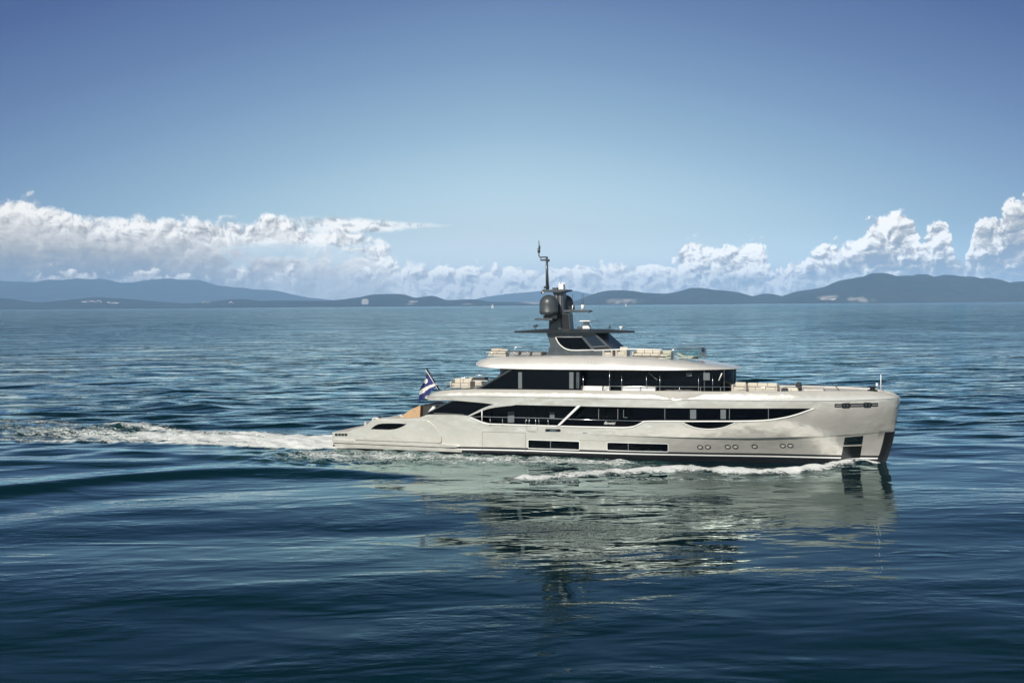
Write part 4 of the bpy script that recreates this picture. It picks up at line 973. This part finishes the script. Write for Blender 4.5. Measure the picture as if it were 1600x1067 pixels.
    h = g.m('ADD', h, g.m('MULTIPLY', fm, g.m('MULTIPLY', n2, .16)))
    bump = g.n('ShaderNodeBump', {'Strength': 1.0, 'Distance': 1.0, 'Height': h}).outputs[0]
    body = g.mix(g.m('MULTIPLY', ae, g.ss(n1, .35, .65)), (.0008, .0135, .0190), (.08, .20, .185))
    fre = g.m('MULTIPLY', g.m('POWER', g.n('ShaderNodeFresnel', {'IOR': 1.333, 'Normal': bump}).outputs[0], 1.48), 1.62, clamp=True)
    deep = g.n('ShaderNodeBsdfDiffuse', {'Color': body}); glo = g.n('ShaderNodeBsdfGlossy', {'Color': (.82, .98, .96, 1), 'Roughness': g.lin(dist, 60, 3000, .03, .15), 'Normal': bump})
    wat = g.n('ShaderNodeMixShader', {0: fre, 1: deep.outputs[0], 2: glo.outputs[0]})
    n3 = g.noise(p, 11.0, 4.0, .7)
    fcol = g.mix(g.ss(g.m('ADD', g.m('MULTIPLY', n2, .5), g.m('MULTIPLY', n3, .5)), .36, .58), g.mix(g.ss(fo, .6, 1.1), (.40, .50, .50), (.74, .77, .77)), (.86, .87, .86))
    fb = g.n('ShaderNodeBsdfPrincipled', {'Base Color': fcol, 'Roughness': .8, 'Normal': bump})
    mx = g.n('ShaderNodeMixShader', {0: fm, 1: wat.outputs[0], 2: fb.outputs[0]})
    g.n('ShaderNodeOutputMaterial', {0: mx.outputs[0]}); return m
M['sea'] = water_mat()
sea = bpy.data.objects.new('sea', me); C.objects.link(sea); me.materials.append(M['sea']); tag(sea, kind='structure')

# ------------------------------------------------------------------ far shore and hills
def hill_mat(name, c1, c2, c3=None):
    m = bpy.data.materials.new(name); m.use_nodes = True; g = NT(m.node_tree)
    p = g.n('ShaderNodeNewGeometry').outputs['Position']
    n = g.noise(p, .0016, 7.0, .62); n2 = g.noise(p, .006, 4.0, .6)
    c = g.mix(g.ss(n, .38, .62), c1, c2); c = g.mix(g.m('MULTIPLY', g.ss(n2, .60, .70), .5), c, (.075, .07, .05))
    if c3: c = g.mix(g.n('ShaderNodeAttribute', attribute_name='bare').outputs['Fac'], c, c3)
    b = g.n('ShaderNodeBsdfPrincipled', {'Base Color': c, 'Roughness': .95, 'Specular IOR Level': .1}); g.n('ShaderNodeOutputMaterial', {0: b.outputs[0]}); return m
M['hill'] = hill_mat('wooded_hillside', (.008, .016, .017), (.022, .033, .030), (.42, .39, .35))
M['shore'] = hill_mat('dark_shore_trees', (.02, .03, .02), (.04, .05, .03))
def direct(px, D, z=0):                                # world x,y on the vertical plane at distance D
    d = ray(px, HORY); return d.x/d.y*D
def hz(px): return HORY-(px-800)*math.tan(ROLL)        # horizon row at this column
def hills(name, pts, D, depth, seed, rough=.06, bare=(), base=-5, nd=26, step=6):
    f = pch(pts); x0, x1 = pts[0][0], pts[-1][0]; n = int((x1-x0)/step)
    vs = []; bv = []
    for j in range(nd+1):
        v = -1+2*j/nd
        for i in range(n+1):
            px_ = x0+(x1-x0)*i/n; hh = max(0, (hz(px_)-f(px_)))/FPX*D
            Y = D+depth*v*(1 if v < 0 else .6); X = direct(px_, D)*(Y/D)**.3
            prof = math.cos(v*math.pi/2)**(.8 if v < 0 else 1.0)
            nz = noise.fractal(Vector((X*.0011+seed, Y*.0016, seed)), 1.0, 2.2, 6)
            spur = abs(noise.noise(Vector((X*.0007+seed*3, Y*.0003, 0))))
            z = hh*prof*(1-.45*(1-abs(spur))*(1-prof)) + hh*rough*nz*prof*2+hh*.10*nz*(1-prof)*prof*4
            vs.append((X, Y, z+base)); b = 0
            for (bx, by, bw, bh) in bare:
                e = ((px_-bx)/bw)**2+((hz(bx)-by-(z/Y*FPX))/bh)**2+noise.noise(Vector((px_*.35, z*.05, seed)))*1.2
                b = max(b, min(1, max(0, 1.5-e)))
            bv.append(b if v <= 0.05 else 0)
    W = n+1; fs = [(j*W+i, j*W+i+1, (j+1)*W+i+1, (j+1)*W+i) for j in range(nd) for i in range(n)]
    me = bpy.data.meshes.new(name); me.from_pydata(vs, [], fs)
    a = me.attributes.new('bare', 'FLOAT', 'POINT'); a.data.foreach_set('value', bv)
    o = link(name, me, M['hill'], None, 'all'); tag(o, kind='structure'); return o
E1 = [(1180, 470), (1215, 464), (1245, 454), (1290, 447), (1310, 440), (1335, 434), (1357, 430), (1375, 431), (1395, 434), (1420, 434), (1437, 431), (1450, 434), (1468, 430), (1500, 429), (1528, 432), (1545, 437), (1562, 440), (1600, 438), (1680, 432), (1800, 440), (1950, 455), (2100, 470)]
E2 = [(880, 472), (905, 466), (925, 458), (948, 452), (985, 452), (1010, 455), (1040, 456), (1062, 453), (1085, 448), (1112, 451), (1150, 456), (1175, 461), (1195, 457), (1215, 460), (1240, 468), (1300, 470)]
E3 = [(700, 478), (760, 463), (820, 456), (860, 453), (890, 453), (930, 460), (990, 466), (1080, 470)]
E4 = [(380, 470), (440, 468), (500, 468), (560, 463), (590, 458), (630, 459), (650, 464), (676, 461), (700, 467), (735, 465), (770, 469), (830, 470), (900, 474), (960, 476)]
E5 = [(-400, 455), (-250, 440), (-120, 436), (0, 438), (60, 441), (120, 436), (200, 440), (255, 438), (310, 437), (345, 446), (400, 451), (430, 453), (470, 462), (520, 468), (570, 474), (640, 480)]
E6 = [(-300, 470), (-100, 462), (0, 464), (70, 470), (150, 463), (230, 468), (300, 472), (380, 466), (430, 472), (500, 476), (560, 478)]
hills('hills', E1, 15500, 2200, 1.3, .09, [(1296, 465.5, 16, 2.2), (1262, 462, 14, 1.6)])
hills('hills', E2, 16500, 2000, 4.1, .08, [(962, 468, 26, 2.2)])
hills('hills', E3, 34000, 3500, 7.7, .04)
hills('hills', E4, 17500, 1800, 9.2, .06, [(832, 470, 18, 2.4), (648, 472, 8, .8), (735, 473, 8, .9)])
hills('hills', E5, 33000, 5000, 12.5, .05)
hills('hills', E6, 18500, 1800, 15.5, .08)
# low wooded shore strip
vs, fs = [], []
n = 900
for i in range(n+1):
    px_ = -500+2600*i/n; X = direct(px_, 12500); h = 7+8*abs(noise.fractal(Vector((px_*.05, 0, 3)), 1, 2, 5))+5*noise.noise(Vector((px_*.6, 1, 0)))
    h *= .55+.45*sm(px_, 500, 900)
    for Y, z in ((12480, -2), (12500, 2), (12560, h), (12900, h*.9), (13600, 2), (13600, -4)): vs.append((X*(Y/12500), Y, z))
for i in range(n):
    for k in range(5): fs.append((i*6+k, i*6+k+1, (i+1)*6+k+1, (i+1)*6+k))
me = bpy.data.meshes.new('shore'); me.from_pydata(vs, [], fs); tag(link('shore', me, M['shore'], None, 'all'), kind='structure')
# ------------------------------------------------------------------ small things far across the bay
from mathutils.bvhtree import BVHTree
def cast(px_, py_):
    best = None; d = ray(px_, py_).normalized()
    for o in HILLS:
        h = o['_bvh'] if False else BV[o.name].ray_cast(Vector((0, 0, CAMH)), d)
        if h[0] is not None and (best is None or h[3] < best[1]): best = (h[0], h[3])
    return best[0] if best else None
HILLS = [o for o in C.objects if o.name.startswith('hills')]
BV = {o.name: BVHTree.FromPolygons([v.co for v in o.data.vertices], [p.vertices[:] for p in o.data.polygons]) for o in HILLS}
M['house'] = mat('pale_house_render', (.78, .74, .68), .8); M['slab'] = mat('grey_concrete', (.36, .36, .36), .8); M['tile'] = mat('terracotta_roof', (.35, .20, .14), .8)
def house(loc, w, d, h, rz, name='house', roof=True):
    e = bpy.data.objects.new(name, None); C.objects.link(e); e.location = loc; e.rotation_euler = (0, 0, rz)
    MB().box(-w/2, w/2, -d/2, d/2, -6, h).build('wall', M['house'] if roof else M['slab'], e)
    if roof: MB().add([(-w/2-.5, -d/2-.5, h), (w/2+.5, -d/2-.5, h), (w/2+.5, d/2+.5, h), (-w/2-.5, d/2+.5, h), (-w/2, 0, h+d*.3), (w/2, 0, h+d*.3)], [(0, 1, 5, 4), (2, 3, 4, 5), (0, 4, 3), (1, 2, 5), (0, 3, 2, 1)]).build('roof', M['tile'], e)
    return e
rnd = random.Random(5)
def village(spots, label, group):
    for a, b in spots:
        p = cast(a, b)
        if p is None: continue
        s = rnd.uniform(.7, 1.25)
        tag(house(p, 17*s, 12*s, 10*s, rnd.uniform(-.5, .5)), label, 'house', group)
village([(129+i*2.3+rnd.uniform(-.8, .8), 471.6+rnd.uniform(-1.5, 1.2)) for i in range(14)]+[(169+i*2.6, 473.6+rnd.uniform(-.7, .8)) for i in range(7)], 'tiny pale house in the village on the hazy left hillside', 'houses of the village on the left hillside')
village([(318+i*3.2, 472.6+rnd.uniform(-.6, .6)) for i in range(4)]+[(358+i*3, 473+rnd.uniform(-.6, .6)) for i in range(3)]+[(90+i*6, 468+rnd.uniform(-1, 1)) for i in range(3)], 'tiny pale house scattered on the hazy hillside beyond the stern wake', 'scattered houses on the left hillside')
village([(1284+i*3.4, 468.4+rnd.uniform(-.5, .5)) for i in range(7)], 'tiny pale house at the foot of the right hand mountain', 'houses below the right hand mountain')
village([(640+i*2.8, 471.8+rnd.uniform(-.5, .5)) for i in range(5)], 'tiny pale house on the low hill left of the yacht mast', 'houses on the low hill left of the mast')
bdx, bdy = direct(570.5, 16000), 16000
e = tag(house((bdx, bdy, 35), 88, 30, 56, 0, 'apartment_block', False), 'large pale slab building standing alone on the far shore', 'building')
MB().box(-30, 30, -10, 10, 56, 62).build('roof', M['house'], e)
def sailboat(px_, py_, label, hs_):
    x, y = sea_at(px_, py_); e = bpy.data.objects.new('sailboat', None); C.objects.link(e); e.location = (x, y, 0); e.rotation_euler = (0, 0, .4); tag(e, label, 'sailboat', 'sailboats near the far shore')
    vs = []; fs = []
    for i in range(9):
        t = i/8; w = 1.7*math.sin(math.pi*min(1, t*.85+.15))**.7*(1 if t < 1 else .02); X = -5.5+11.5*t
        vs += [(X, -w, 1.1+.3*t), (X, -w*.6, -.3), (X, w*.6, -.3), (X, w, 1.1+.3*t)]
    for i in range(8):
        for k in range(4): fs.append((i*4+k, (i+1)*4+k, (i+1)*4+(k+1) % 4, i*4+(k+1) % 4))
    fs += [(0, 1, 2, 3), (35, 34, 33, 32)]
    MB().add(vs, fs).build('hull', M['white'], e, True)
    MB().tube([(0, 0, 1), (0, 0, hs_)], .09, 6).build('mast', M['steel'], e)
    MB().prism([(-.1, 2.2), (-5, 2.4), (-3.6, hs_*.45), (-.1, hs_-.4)], -.06, .06).build('mainsail', M['white'], e)
    MB().prism([(.4, hs_*.85), (5.6, 1.7), (1.0, 2.0)], -.06, .06).build('jib', M['white'], e)
sailboat(769.5, 481.6, 'small white sailboat on the far water left of the yacht mast', 17)
sailboat(978, 478.8, 'small white sailboat on the far water right of the yacht mast', 14)
# ------------------------------------------------------------------ haze over the bay
hb_ = MB().box(-34000, 34000, -3000, 46000, -8, 950)
hm = bpy.data.materials.new('haze'); hm.use_nodes = True; g = NT(hm.node_tree)
pv = g.n('ShaderNodeVolumePrincipled', {'Color': (.37, .63, 1.0, 1), "Density": 3.9e-5, 'Anisotropy': -0.25}); g.n('ShaderNodeOutputMaterial', {1: pv.outputs[0]})
tag(hb_.build('haze', hm), kind='stuff')
